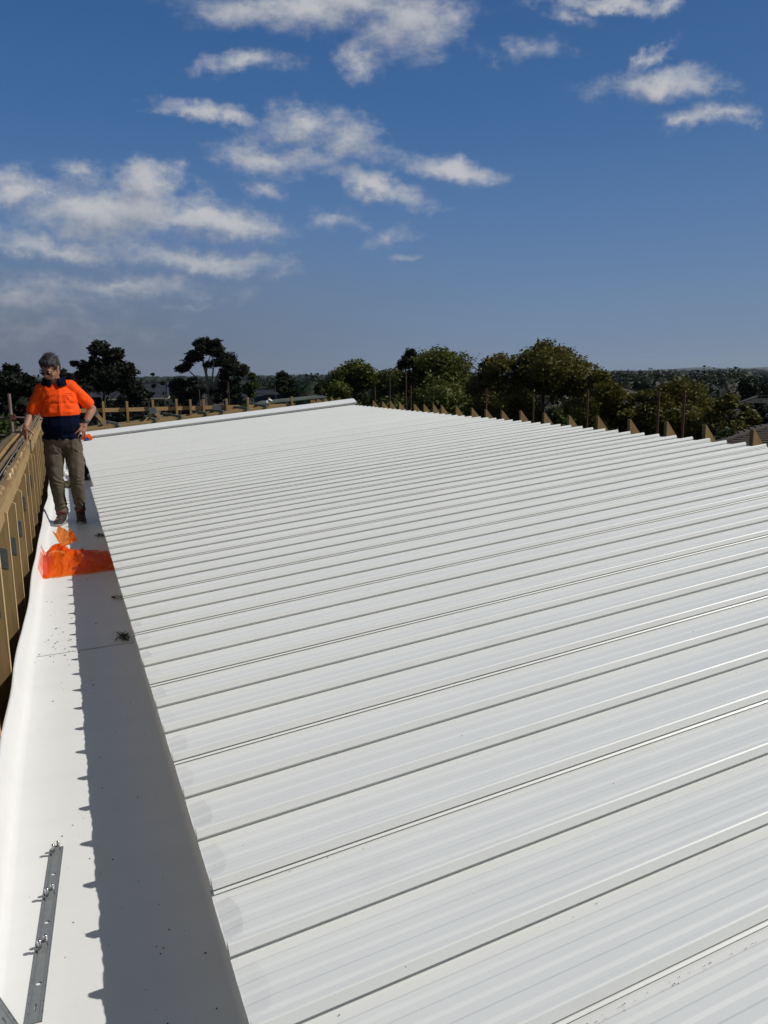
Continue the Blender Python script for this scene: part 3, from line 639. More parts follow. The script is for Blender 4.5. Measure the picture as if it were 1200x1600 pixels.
# ------------------------------------------------------------ trees
def quads(name, C, R_, m, parent, core=None, aspect=1.5, seed=1, mats=None):
    """leaf clumps: many small quads at centres C (n,3), size R_ (n,), plus optional inner core mesh"""
    rs = np.random.RandomState(seed); n = len(C)
    a = rs.normal(size=(n, 3)); a /= np.linalg.norm(a, axis=1)[:, None]; a[:, 2] *= .75
    b = rs.normal(size=(n, 3)); b -= (b*a).sum(1)[:, None]*a/(a*a).sum(1)[:, None]; b /= np.linalg.norm(b, axis=1)[:, None]
    a = a*R_[:, None]*aspect; b = b*R_[:, None]
    org = np.array(ORG.get(parent, Vector((0, 0, 0))))
    V = np.stack([C-a, C-b*.8+a*.1, C+a, C+b*.8-a*.1], 1).reshape(-1, 3)-org
    F = np.arange(4*n).reshape(-1, 4)
    cv, cf = core if core else ([], [])
    if len(cv): V = np.vstack([V, np.array(cv)-org])
    me = bpy.data.meshes.new(name); nf = len(cf)
    me.vertices.add(len(V)); me.vertices.foreach_set('co', V.ravel())
    loops = list(F.ravel())+[i+4*n for q in cf for i in q]; lens = [4]*n+[len(q) for q in cf]
    me.loops.add(len(loops)); me.loops.foreach_set('vertex_index', loops); me.polygons.add(len(lens))
    st = np.concatenate([[0], np.cumsum(lens)[:-1]]); me.polygons.foreach_set('loop_start', st.astype(int)); 
    me.materials.append(MT[m]); me.update(calc_edges=True); me.validate()
    o = bpy.data.objects.new(name, me); COL.objects.link(o)
    if parent: o.parent = parent
    return o
def blobs_in(cx, cy, z0, z1, w, n, rs, shape='round'):
    """sub-crowns spread over an uneven envelope"""
    out_ = []; H = z1-z0
    for i in range(n):
        t = rs.random_sample()**.85; a = rs.uniform(0, 2*PI)
        if shape == 'round': env = math.sqrt(max(0, 1-(2*max(t, .22)-1)**2)) if t > .5 else .80+.4*t
        elif shape == 'flat': env = .95*math.sin(PI*min(1, .25+.65*t))
        elif shape == 'cone': env = 1.0-t*.92
        else: env = math.sin(PI*(.12+.85*t))
        r = w/2*env*rs.uniform(.35, .92)
        br = w*rs.choice([.07, .10, .14, .19])*rs.uniform(.85, 1.15)*(1-.2*t) if shape != 'cone' else w*rs.uniform(.14, .26)*(1-.5*t)
        out_.append((cx+r*math.cos(a), cy+r*math.sin(a), z0+H*t*(1-.5*br/H)-br*.4*t, br, br*rs.uniform(.55, .85)))
    out_.append((cx, cy, z1-w*.10, w*.12, w*.10))
    return out_
def crown(name, bl, n, leaf, m, parent, seed, core=True, drop=.25, aspect=1.5):
    n = int(n*1.9)
    rs = np.random.RandomState(seed); bl = np.array(bl); vol = bl[:, 3]**2; vol /= vol.sum()
    idx = rs.choice(len(bl), n, p=vol); b = bl[idx]
    d = rs.normal(size=(n, 3)); d /= np.linalg.norm(d, axis=1)[:, None]
    rr = (.60+.55*rs.random_sample(n)**1.2)+rs.normal(size=n)*.10
    # ragged: clumps bulge out in some directions
    rr *= 1+.22*np.sin(d[:, 0]*5+idx)*np.cos(d[:, 2]*6+idx*1.7)
    C = b[:, :3]+d*rr[:, None]*b[:, [3, 3, 4]]
    R_ = leaf*.62*(.5+rs.random_sample(n)*1.0)
    cv = []; cf = []
    if core:
        mm_ = MB()
        for q in bl:
            if rs.random_sample() < .85: mm_.ball(q[:3], (q[3]*.66, q[3]*.66, q[4]*.62), 0, 9, 6)
        cv = [tuple(p+Vector([noise.noise(p*1.1+Vector((9*j, 0, 0)))*.25 for j in range(3)])) for p in mm_.v]; cf = mm_.f
    return quads(name, C, R_, m, parent, (cv, cf) if core else None, aspect, seed)
def trunk(name, x, y, zb, zt, r, m, parent, seed, limbs=7, spread=1.5, fork=.35, pts_out=None):
    q = random.Random(seed); b = MB(); H = zt-zb; P_ = []
    for k in range(8):
        t = k/7; P_.append(Vector((x+.1*H*.06*math.sin(t*5+seed), y+.04*math.cos(t*4+seed), zb+H*t)))
    b.tube(P_, [r*(1.25 if k == 0 else 1)*(1-.75*k/7) for k in range(8)], 8)
    for i in range(limbs):
        t = fork+(.95-fork)*i/max(1, limbs-1); p = P_[0].lerp(P_[-1], t); a = q.uniform(0, 6.28)+i*2.4; L_ = spread*(1.1-.6*t)*q.uniform(.7, 1.1)
        d = Vector((math.cos(a), math.sin(a), q.uniform(.5, 1.1)))
        pp = [p, p+d*L_*.35, p+d*L_*.7+Vector((0, 0, .12*L_)), p+d*L_+Vector((0, 0, .3*L_))]
        b.tube(pp, [r*.42*(1-.5*t), r*.3*(1-.5*t), r*.18*(1-.5*t), r*.05], 6)
        e_ = pp[2]; d2 = Vector((math.cos(a+1), math.sin(a+1), .8)); b.tube([pp[1], pp[1]+d2*L_*.3, pp[1]+d2*L_*.55+Vector((0, 0, .1))], [r*.22*(1-.5*t), r*.13*(1-.5*t), r*.04], 5)
        if pts_out is not None: pts_out.append(pp[3])
    return b.build(name, m, parent, True)
def tree(name, label, x, y, ztop, w, zlow, n, leaf, lm, bm='bark', shape='round', nb=26, seed=1, cat='tree', group=None, tr=.16, core=True, aspect=1.5):
    zb = gz(x, y)-.2; t = thing(name, (x, y, zb), label, cat, group); rs = np.random.RandomState(seed)
    bl = blobs_in(x, y, zlow, ztop, w, nb, rs, shape)
    crown('crown', bl, n, leaf, lm, t, seed, core, aspect=aspect)
    trunk('trunk', x, y, zb, zlow+(ztop-zlow)*.7, tr, bm, t, seed, 8, w*.42, max(.2, (zlow-zb)/(ztop-zb)*.9))
    return t
G = 'trees beyond the roof'
tree('tree', 'broad black-green tree filling the left edge of the photo beyond the man\'s far shoulder', -2.2, 44.9, 2.1, 4.4, -3.2, 9000, .16, 'lf_dark', seed=3, nb=30, group=G)
tree('tree', 'lower dark tree at the left edge just left of the man\'s head', .2, 50, 1.9, 3.2, -3.5, 6000, .16, 'lf_dark', seed=33, nb=22, group=G)
tree('tree', 'large black-green tree directly right of the man with a rounded shaggy top', 3.1, 61.9, 4.05, 5.6, -3.8, 17000, .15, 'lf_dark', seed=5, nb=44, group=G)
tree('tree', 'low dark tree sloping down at the right foot of the large black-green tree', 5.6, 61.9, .7, 3.0, -4, 4500, .15, 'lf_dark', seed=35, nb=18, group=G)
# tall gum tree with open crown and pale forked trunk
gx_, gy_ = 11.38, 69.07; zb = gz(gx_, gy_); gt = thing('gum_tree', (gx_, gy_, zb), 'tall gum tree with pale forked trunks and an open umbrella-like crown', 'tree', G)
RH = Vector((math.cos(YAW), -math.sin(YAW), 0)); b = MB(); base = Vector((gx_+.75, gy_-.3, zb))
limb = lambda pts, rr: b.tube([base+RH*p[0]+Vector((0, p[2] if len(p) > 2 else 0, p[1]-zb)) for p in pts], rr, 7)
limb([(0, zb), (0, -1.6), (-.05, 0), (-.2, 1.6), (-.45, 2.9), (-.8, 3.7)], [.22, .19, .15, .12, .08, .03])
limb([(.05, -1.6), (.35, -.2), (.6, 1.0), (1.0, 1.9), (1.5, 2.3)], [.16, .13, .10, .07, .03])
limb([(-.05, 0), (-.7, 1.0, .5), (-1.4, 1.7, .8), (-1.8, 2.3, .9)], [.09, .07, .05, .02])
limb([(.35, -.2), (.2, 1.0, -.5), (.4, 2.4, -.6), (.3, 3.4, -.6)], [.10, .08, .06, .02])
limb([(.6, 1.0), (1.2, .9, .5), (1.9, 1.1, .8), (2.3, 1.5, .9)], [.07, .05, .04, .02])
limb([(-.2, 1.6), (.1, 2.6, .4), (.5, 3.5, .5)], [.07, .05, .02])
b.build('trunk', 'gumbark', gt, True)
bl = []; rs = np.random.RandomState(12)
for (a, z_, ww, hh, k) in ((-.5, 4.0, 1.5, .42, 9), (.3, 3.75, 1.3, .4, 7), (-1.4, 3.1, .8, .35, 4), (-1.9, 2.2, .9, .45, 5), (1.35, 2.6, 1.2, .45, 7), (2.1, 1.9, .9, .4, 5), (.8, 3.2, .9, .35, 4), (-2.2, .9, .9, .6, 6), (-1.3, .4, .9, .5, 5), (1.2, .2, .9, .7, 5), (2.2, .8, .8, .5, 4), (-2.0, -.4, 1.0, .7, 6)):
    for i in range(k):
        o_ = base+RH*(a+rs.uniform(-ww, ww)*.6)+Vector((rs.uniform(-.6, .6), rs.uniform(-.8, .8), z_-zb+rs.uniform(-hh, hh)*.7)); r_ = rs.uniform(.35, .68); bl.append((o_.x, o_.y, o_.z, r_, r_*.62))
crown('crown', bl, 13000, .12, 'lf_gum', gt, 12, True)
tree('tree', 'dark tree with a knobbly pointed top touching the right side of the tall gum', 12.5, 62.5, 2.65, 2.9, -4, 8000, .13, 'lf_dark', seed=7, nb=30, group=G, shape='egg')
tree('tree', 'low dark tree filling the space under the tall gum tree', 10.3, 74, .6, 4.5, -4.5, 5000, .16, 'lf_dark', seed=71, nb=22, group=G)
tree('tree', 'small round deep green tree right of the knobbly dark tree', 11.3, 48.7, 1.55, 1.9, -3.6, 6000, .10, 'lf_mid', seed=9, nb=24, group=G, shape='egg')
tree('tree', 'dark dome-shaped tree left of the power pole', 18.9, 69.5, 1.65, 3.9, -5, 8000, .13, 'lf_deep', seed=10, nb=26, group=G)
tree('tree', 'low olive tree directly behind the power pole', 22.3, 68, .85, 4.2, -5, 7000, .13, 'lf_deep', seed=17, nb=24, group=G)
tree('tree', 'low green tree between the power pole and the feathery tree', 20.2, 59, .45, 3.4, -5, 6000, .12, 'lf_mid', seed=18, nb=24, group=G)
tree('cypress', 'thin pointed dark cypress standing before the far town, taller of two', 4.85, 44.7, 1.62, .62, -3.5, 2600, .07, 'lf_dark', seed=19, nb=18, group='pair of cypresses', shape='cone', tr=.07)
tree('cypress', 'stubby dark cypress just right of the thin pointed one', 5.35, 44.7, 1.15, .85, -3.5, 3000, .07, 'lf_dark', seed=20, nb=18, group='pair of cypresses', shape='cone', tr=.07)
tree('tree', 'feathery light green tree left of the wide spreading tree, with a slightly lower top', 19.4, 51.8, 2.35, 6.2, -4, 20000, .10, 'lf_feather', seed=21, nb=40, group=G, shape='flat', aspect=2)
tree('tree', 'low bushy green tree at the left foot of the feathery tree', 17.2, 49.5, .95, 4.2, -4.4, 7500, .10, 'lf_feather', seed=22, nb=26, group=G, aspect=1.9)
tree('tree', 'olive tree filling the dip between the feathery tree and the wide spreading tree', 21.0, 48.6, 1.75, 5.0, -4, 14000, .10, 'lf_feather', seed=61, nb=40, group=G, shape='flat', aspect=1.8)
tree('tree', 'wide spreading green tree in the middle of the skyline with an umbrella-like top', 22.7, 45.2, 3.0, 8.6, -3.6, 26000, .10, 'lf_feather', seed=24, nb=46, group=G, shape='flat', aspect=1.9)
tree('tree', 'dark leggy tree poking out at the left top of the wide spreading tree', 20.8, 45.6, 2.95, 2.6, -.5, 6000, .09, 'lf_dark', seed=25, nb=30, group=G, shape='flat', core=True)
tree('tree', 'dark green tree filling the gap between the wide spreading tree and the biggest tree', 25.5, 43.6, 2.1, 4.6, -4, 9000, .11, 'lf_dark', seed=26, nb=36, group=G, shape='flat')
tree('tree', 'biggest tree on the skyline, a billowing yellow-green mass right of centre', 24.0, 35.4, 3.05, 7.0, -3.9, 30000, .095, 'lf_yel', seed=27, nb=64, group=G)
tree('tree', 'left shoulder of yellow-green foliage, a lower tree against the biggest tree', 22.2, 37.0, 2.45, 4.8, -3.9, 15000, .095, 'lf_yel', seed=28, nb=46, group=G, shape='flat')
tree('tree', 'lower yellow-green tree stepping down at the right flank of the biggest tree', 23.2, 29.7, 1.45, 4.2, -3.9, 16000, .09, 'lf_yel', seed=29, nb=34, group=G)
tree('tree', 'bushy green tree low in front of the wide spreading tree, just above the roof edge', 20.9, 37.0, -.15, 4.2, -4.2, 8000, .10, 'lf_mid', seed=30, nb=26, group=G)
tree('tree', 'small olive tree low between the short scaffold pole and the dark red one', 19.9, 28.5, -.1, 2.6, -4.2, 6000, .09, 'lf_mid', seed=41, nb=22, group=G)
tree('tree', 'yellow-green tree with reddish bare limbs near the right edge, behind the pair of rusty poles', 26.3, 27.9, 1.0, 5.2, -1.3, 18000, .085, 'lf_yel', bm=mat('reddish_limb', (.22, .10, .075), .8, 0, (.12, .06, .05), 4), seed=42, nb=36, group=G, tr=.2)
tree('tree', 'low yellow-green tree at the right flank of the tree with reddish limbs', 26.6, 25.2, .35, 2.4, -1.9, 8000, .085, 'lf_yel', seed=43, nb=24, group=G)
tree('tree', 'dark tree at the right edge of the photo above the brown tiled house', 30.5, 27.2, -.15, 3.4, -4.2, 7000, .10, 'lf_dark', seed=44, nb=26, group=G)
tree('tree', 'green bush beside the brown tiled house roof', 24.9, 23.6, -.95, 2.4, -4.2, 6000, .09, 'lf_mid', seed=45, nb=22, group=G)
tree('tree', 'broad dark tree beyond the tree with reddish limbs, level with the red brick house', 44, 47, .2, 5, -5, 7000, .13, 'lf_deep', seed=46, nb=26, group=G)
tree('tree', 'round green tree breaking the far plain above the red brick house', 42, 58, .85, 4, -5, 6000, .13, 'lf_deep', seed=47, nb=24, group=G)
tree('tree', 'dark green tree on the plain near the right edge', 60, 55, .6, 5.5, -6, 6000, .15, 'lf_deep', seed=48, nb=24, group=G)
tree('shrub', 'leafy lighter green shrub beyond the left parapet, below the man\'s elbow', -1.25, 16.2, .98, 1.7, -4, 14000, .035, 'lf_mid', seed=50, nb=60, cat='shrub', tr=.05, core=False)
tree('shrub', 'low green shrub at the left edge below the scaffold tubes', -1.9, 14.2, .35, 1.6, -4, 11000, .035, 'lf_mid', seed=51, nb=50, cat='shrub', tr=.05, core=True)

# distant woodland: canopy that reads as one mass
rs = np.random.RandomState(5); m = MB(); Cs = []; Rs_ = []
for ring, (d0, d1, cnt) in enumerate(((85, 150, 170), (150, 300, 420), (300, 700, 800), (700, 1800, 1000), (1800, 4200, 800))):
    for i in range(cnt):
        a = math.radians(rs.uniform(-16, 62)); d = d0+(d1-d0)*rs.random_sample(); x, y = d*math.sin(a), d*math.cos(a)
        sc = [1, 1.1, 1.5, 3, 7][ring]; r_ = rs.uniform(1.6, 3.4)*sc; h = rs.uniform(.75, 1.2)*min(r_, 7); zb = gz(x, y)
        zt = zb+h*2.1+([2, 3, 6, 8, 5][ring])*rs.random_sample()
        zt = min(zt, 1.2)
        seg, rg_ = ((9, 6), (8, 5), (7, 5), (6, 4), (6, 4))[ring]
        m.ball((x, y, zt-h), (r_*.78, r_*.78, h*.8), 0, seg, rg_)
        k = (480, 220, 70, 26, 14)[ring]; dd = rs.normal(size=(k, 3)); dd /= np.linalg.norm(dd, axis=1)[:, None]; dd[:, 2] = np.abs(dd[:, 2])
        Cs.append(np.array([x, y, zt-h])+dd*np.array([r_, r_, h])*(.70+.36*rs.random_sample((k, 1)))*(1+.2*np.sin(dd[:, :1]*6+i)*np.cos(dd[:, 1:2]*5+i))); Rs_.append(np.full(k, (.14, .19, .33, .6, 1.0)[ring])*(.6+.8*rs.random_sample(k)))
cv = [p+Vector([noise.noise(p*.35+Vector((9*j, 0, 0)))*.8 for j in range(3)]) for p in m.v]
o = quads('distant_woodland', np.vstack(Cs), np.concatenate(Rs_), 'lf_far', None, ([tuple(p) for p in cv], m.f), 1.3, 3)
tag(o, kind='stuff')

# ------------------------------------------------------------ houses
def house(label, x, y, rot, w, d, zeave, zridge, wallm, roofm, group=None, wins=(), hip=True, zb=None, name='house', chimney=None):
    zb = gz(x, y)-.2 if zb is None else zb; t = thing(name, (x, y, zb), label, 'house', group); c, s_ = math.cos(rot), math.sin(rot)
    P_ = lambda a, b, z: Vector((x+a*c-b*s_, y+a*s_+b*c, z))
    hw, hd = w/2, d/2; m = MB()
    m.add([P_(-hw, -hd, zb), P_(hw, -hd, zb), P_(hw, hd, zb), P_(-hw, hd, zb), P_(-hw, -hd, zeave-.02), P_(hw, -hd, zeave-.02), P_(hw, hd, zeave-.02), P_(-hw, hd, zeave-.02)], [(0, 1, 5, 4), (1, 2, 6, 5), (2, 3, 7, 6), (3, 0, 4, 7)])
    m.build('wall', wallm, t)
    o_ = .45; A = [P_(-hw-o_, -hd-o_, zeave), P_(hw+o_, -hd-o_, zeave), P_(hw+o_, hd+o_, zeave), P_(-hw-o_, hd+o_, zeave)]
    ins = hd*.9 if hip else 0; R1, R2 = P_(-hw-o_+ins+ (o_ if hip else 0), 0, zridge), P_(hw+o_-ins-(o_ if hip else 0), 0, zridge)
    m = MB(); m.add(A+[R1, R2]+[p-Vector((0, 0, .16)) for p in A], [(0, 1, 5, 4), (1, 2, 5), (2, 3, 4, 5), (3, 0, 4), (1, 0, 6, 7), (2, 1, 7, 8), (3, 2, 8, 9), (0, 3, 9, 6), (6, 9, 8, 7)])
    # tile courses and ridge caps
    n = 12
    for k in range(1, n):
        f_ = k/n
        for (a, b, cc, dd) in ((A[0], A[1], R1, R2), (A[1], A[2], R2, R2), (A[3], A[0], R1, R1)):
            m.beam(a.lerp(cc, f_)+Vector((0, 0, .012)), b.lerp(dd, f_)+Vector((0, 0, .012)), .05, .03) if (a.lerp(cc, f_)-b.lerp(dd, f_)).length > .3 else None
    for a, b in ((R1, R2), (A[0], R1), (A[1], R2)): m.beam(a+Vector((0, 0, .05)), b+Vector((0, 0, .05)), .2, .09)
    rf_ = m.build('roof', roofm, t)
    m = MB()
    for a, b in zip(A, A[1:]+A[:1]): m.beam(a+Vector((0, 0, -.10)), b+Vector((0, 0, -.10)), .13, .11)
    m.build('roof_gutter', 'cream', t)
    for (a, z0, ww, hh) in wins:
        m = MB(); q = P_(a, -hd-.02, z0); r_ = Vector((c, s_, 0)); nrm = Vector((s_, -c, 0))
        m.beam(q+Vector((0, 0, hh/2))-r_*ww/2, q+Vector((0, 0, hh/2))+r_*ww/2, .08, .09); m.beam(q+Vector((0, 0, -hh/2))-r_*ww/2, q+Vector((0, 0, -hh/2))+r_*ww/2, .1, .09)
        for e_ in (-1, 0, 1): m.beam(q+r_*ww/2*e_-Vector((0, 0, hh/2)), q+r_*ww/2*e_+Vector((0, 0, hh/2)), .08, .09, r_)
        f_ = m.build('window', 'whitep', t)
        m = MB(); m.add([q+r_*(-ww/2)+Vector((0, 0, -hh/2))+nrm*.01, q+r_*(ww/2)+Vector((0, 0, -hh/2))+nrm*.01, q+r_*(ww/2)+Vector((0, 0, hh/2))+nrm*.01, q+r_*(-ww/2)+Vector((0, 0, hh/2))+nrm*.01], [(0, 1, 2, 3)]); m.build('pane', 'glass', f_)
    if chimney:
        a, z0, hh = chimney; m = MB(); q = P_(a, .2, z0); m.beam(q, q+Vector((0, 0, hh)), .5, .5, (1, 0, 0)); m.beam(q+Vector((0, 0, hh)), q+Vector((0, 0, hh+.1)), .6, .6, (1, 0, 0)); m.build('chimney', wallm, rf_)
    return t
house('brick house with a dark hipped roof and white-framed windows below the tall gum tree', 15.2, 100, -.25, 9, 7, -2.0, -.45, 'brick', 'tile', wins=[(-3.2, -2.9, .9, 1.2), (-.8, -2.9, 1.6, 1.1), (2.4, -2.9, 1.4, 1.1)], zb=-7)
house('dark house with pale window blinds between the large black-green tree and the cypresses', 6.6, 80, -.15, 6, 6, -.55, .75, 'cream', 'slate', wins=[(-1.4, -1.6, .8, 1.3), (.2, -1.6, .7, 1.3), (1.7, -1.6, .9, 1.3)], zb=-6, hip=False)
house('low house with a broad blue-grey roof just beyond the rear timber rail', 5.4, 38, -.2, 12, 12, -2.55, -.95, 'cream', 'slate', zb=-4.6)
house('dark roofed house half hidden behind the round deep green tree', 17.2, 72, -.3, 4.5, 5, -1.4, .1, 'cream', 'slate', zb=-6, hip=False)
house('red brick house with a flat pale fascia left of the yellow-green tree with reddish limbs', 36.0, 43.5, -.7, 9, 6, -1.05, -.55, 'brick', 'tile2', wins=[(-2.5, -2.2, 1.4, 1.1), (1.5, -2.2, 1.6, 1.1)], zb=-5)
house('house with a brown tiled roof at the right edge of the photo, nearest house', 27.4, 22.2, -.75, 5.6, 5, -1.35, -.62, 'cream', 'tile2', zb=-4.6, chimney=(1.4, -.9, .55))
house('grey roofed house behind the dark tree at the right edge', 36, 30.5, -.8, 8, 6, -1.2, -.1, 'brick', 'tile', zb=-5)
fh = [(46, 62, 'cream', 'tile2', 'house with a brown roof on the plain above the red brick house'), (70, 66, 'brick', 'tile2', 'brick house with a brown roof near the right edge, below the far white roofs'),
      (96, 92, 'whitep', 'white_roof', 'house with a pale steel roof near the right edge, nearest of the pale roofs'), (150, 150, 'whitep', 'white_roof', 'small pale roofed house far out on the plain to the right'),
      (128, 160, 'cream', 'tile2', 'small brown roofed house far out on the plain, left of the pale roofed one'), (210, 190, 'whitep', 'white_roof', 'tiny pale roofed house at the far right of the plain'),
      (270, 300, 'whitep', 'white_roof', 'tiny white roofed house farthest out on the right plain'), (62, 82, 'cream', 'tile2', 'brown roofed house half buried in trees beyond the biggest tree'),
      (24, 180, 'whitep', 'white_roof', 'pale roofed house in the gap between the black-green tree and the gum tree'), (44, 330, 'whitep', 'white_roof', 'long white roofed building far off between the cypresses and the gum tree'), (60, 240, 'cream', 'white_roof', 'pale building far off right of the round deep green tree')]
hr = random.Random(6)
for i, (x, y, wm_, rm, lb) in enumerate(fh):
    g_ = gz(x, y); d = math.hypot(x, y); k = 1 if d < 130 else 1.3
    ze = 1.48-(.030 if d < 130 else .020)*d if True else 0
    ze = max(g_+3, ze)-(.6 if d > 130 else 0); house(lb, x, y, hr.uniform(-1, .3), 9*k, 7*k, ze, ze+1.5*k**.5, wm_, rm, 'houses on the plain', wins=[(-2.4*k, ze-1.2, 1.3, 1.1), (2*k, ze-1.2, 1.5, 1.1)] if d < 130 else ())

# ------------------------------------------------------------ power pole
t = thing('power_pole', (19.5, 56.7, gz(19.5, 56.7)), 'greenish wooden power pole with two cross-arms beyond the far corner of the roof', 'power pole')
m = MB(); m.tube([(19.5, 56.7, -6), (19.5, 56.7, .62)], [.16, .10], 10); m.build('post', 'pole', t, True)
RHv = Vector((math.cos(YAW), -math.sin(YAW), 0)); pc = Vector((19.5, 56.55, 0))
for z, L_ in ((.42, .75), (.18, .45)):
    m = MB(); m.beam(pc-RHv*L_+Vector((0, 0, z)), pc+RHv*L_+Vector((0, 0, z)), .1, .1); ca = m.build('crossarm', 'pole', t)
    for q in (-.92, -.45, .45, .92):
        m = MB(); p = pc+RHv*L_*q+Vector((0, 0, z+.04)); m.tube([p, p+Vector((0, 0, .12)), p+Vector((0, 0, .18))], [.03, .045, .02], 8); m.build('insulator', 'cream', ca)
# ------------------------------------------------------------ the man
def remesh(name, mb, vox, m, parent=None, smooth_it=6, fn=None, mats=None, mfn=None):
    me = bpy.data.meshes.new('tmp'); me.from_pydata([tuple(p) for p in mb.v], [], mb.f); o = bpy.data.objects.new('tmp', me); COL.objects.link(o)
    r_ = o.modifiers.new('r', 'REMESH'); r_.mode = 'VOXEL'; r_.voxel_size = vox; r_.use_smooth_shade = True
    s_ = o.modifiers.new('s', 'SMOOTH'); s_.iterations = smooth_it; s_.factor = .5
    dg = bpy.context.evaluated_depsgraph_get(); dg.update(); ev = o.evaluated_get(dg); em = bpy.data.meshes.new_from_object(ev)
    bpy.data.objects.remove(o); V = [v.co.copy() for v in em.vertices]; F = [tuple(p.vertices) for p in em.polygons]
    nr = [v.normal.copy() for v in em.vertices]
    if fn: V = [fn(v, n_) for v, n_ in zip(V, nr)]
    mi = None
    if mfn: mi = [mfn(sum((V[i] for i in f), Vector())/len(f)) for f in F]
    return mk(name, V, F, m, parent, True, mats, mi)
MY = 8.49
man = thing('person', (.01, MY, .004), 'person in orange and navy shirt and khaki trousers standing in the gutter, looking down', 'person')
V_ = Vector
b = MB()
# torso, neck
b.ball((0, MY, .88), (.150, .095, .10)); b.ball((.0, MY-.01, 1.0), (.165, .125, .15)); b.ball((0, MY, 1.2), (.165, .105, .17)); b.ball((-.02, MY+.005, 1.32), (.13, .08, .075))
b.cone((-.02, MY+.015, 1.38), .062, (-.035, MY-.015, 1.49), .052)
# legs
b.chain([((-.085, MY, .82), .072), ((-.09, MY-.03, .46), .056), ((-.065, MY+.02, .13), .040), ((-.068, MY+.02, .07), .042)])
b.chain([((.085, MY, .82), .072), ((.10, MY-.03, .46), .056), ((.108, MY+.03, .13), .040), ((.108, MY+.03, .07), .042)])
b.cone((-.07, MY+.02, .05), .038, (-.115, MY-.12, .04), .03); b.cone((.108, MY+.03, .05), .038, (.112, MY-.11, .04), .03)
# arms
rel, rwr = V_((-.275, MY+.02, 1.115)), V_((-.322, MY-.10, 1.005))
lel, lwr = V_((.305, MY+.05, 1.150)), V_((.222, MY-.04, 1.010))
b.chain([((-.155, MY, 1.33), .042), ((-.218, MY+.01, 1.235), .043), (rel, .041), (rel.lerp(rwr, .4), .040), (rwr, .0265)], n=14)
b.chain([((.115, MY, 1.365), .042), ((.21, MY+.022, 1.275), .043), (lel, .041), (lel.lerp(lwr, .4), .040), (lwr, .0265)], n=14)
# hands: palm + five fingers
def hand(w, pd, fd, side, nrm, spread, thumb, curl, lens=(.070, .078, .073, .058)):
    """w wrist, pd palm direction, side across the knuckles towards the thumb"""
    pd, side, nrm = V_(pd).normalized(), V_(side).normalized(), V_(nrm).normalized(); k = w+pd*.085
    b.cone(w, .024, w+pd*.03, .024, 0, 12)
    for s_ in (-.028, -.010, .010, .028): b.cone(w+pd*.02+side*s_*.6, .0155, k+side*s_, .0125, 0, 10)
    for i, s_ in enumerate((.030, .010, -.011, -.030)):
        d = (V_(fd)+side*spread[i]).normalized(); p = k+side*s_; L_ = lens[i]; c_ = curl[i]
        p1 = p+d*L_*.45; d2 = (d+nrm*c_).normalized(); p2 = p1+d2*L_*.32; d3 = (d2+nrm*c_).normalized(); p3 = p2+d3*L_*.26
        b.chain([(p, .0098), (p1, .0090), (p2, .0080), (p3, .0068)], n=8)
    d = V_(thumb).normalized(); t0 = w+pd*.028+side*.026; b.chain([(t0, .0135), (t0+d*.035, .0115), (t0+d*.035+(d+pd*.4).normalized()*.028, .0090), (t0+d*.035+(d+pd*.6).normalized()*.045, .0075)], n=8)
hand(rwr, (-.22, -.15, -.85), (-.30, -.15, -.9), (.75, -.6, -.1), (.3, .8, -.25), (.30, .12, -.08, -.22), (.75, -.35, -.55), (.25, .1, .15, .05))
hand(lwr, (-.38, -.30, -.80), (-.35, -.12, -.9), (-.80, -.25, .45), (.1, .7, -.2), (.55, .18, -.12, -.42), (-.9, .1, .15), (.15, .2, .2, .15))
# head: looking down and towards the parapet
HC = V_((-.062, MY-.045, 1.565)); HR = Euler((math.radians(32), math.radians(5), math.radians(-30)), 'XYZ')
Rm = HR.to_matrix()
def hp(x, y, z): return HC+Rm@V_((x, y, z))        # head space: -y is the face, z up
b.ball(hp(0, .015, .030), (.076, .090, .080), 0, 20, 14, HR); b.ball(hp(0, -.015, -.015), (.070, .082, .085), 0, 18, 12, HR)
b.ball(hp(0, -.042, -.070), (.052, .048, .040), 0, 16, 10, HR); b.ball(hp(0, -.068, -.092), (.026, .020, .018), 0, 12, 8, HR)
for s_ in (-1, 1):
    b.ball(hp(.043*s_, -.06, -.030), (.024, .022, .026), 0, 12, 8, HR); b.ball(hp(.032*s_, -.080, .022), (.026, .012, .009), 0, 12, 8, HR)
    b.ball(hp(.076*s_, .012, -.008), (.008, .020, .032), 0, 12, 8, HR); b.ball(hp(.083*s_, .020, .006), (.007, .014, .018), 0, 10, 8, HR)
    b.cone(hp(.045*s_, -.03, -.085), .024, hp(.062*s_, .01, -.045), .024, 0, 10)
b.cone(hp(0, -.088, .012), .010, hp(0, -.106, -.022), .013, 0, 10); b.ball(hp(0, -.108, -.026), (.014, .013, .011), 0, 12, 8, HR)
for s_ in (-1, 1): b.ball(hp(.012*s_, -.098, -.030), (.009, .010, .008), 0, 10, 6, HR)
b.ball(hp(0, -.089, -.056), (.024, .010, .0065), 0, 12, 8, HR); b.ball(hp(0, -.086, -.068), (.020, .011, .007), 0, 12, 8, HR)
b.cone(hp(0, .0, -.06), .055, (-.03, MY+.0, 1.45), .058, 0, 14)
def facefn(v, n_):
    q = Rm.transposed()@(v-HC)
    if abs(q.x) < .12 and abs(q.z) < .13:
        for s_ in (-1, 1):
            d = V_((q.x-.031*s_, (q.y+.086)*.5, (q.z-.004)*1.6)).length
            if d < .022 and q.y < -.04: v = v-n_*.0065*(1-d/.022)
        if abs(q.z+.0625) < .0035 and abs(q.x) < .024 and q.y < -.07: v = v-n_*.003
    return v
body = remesh('body', b, .0042, 'skin', man, 5, facefn)
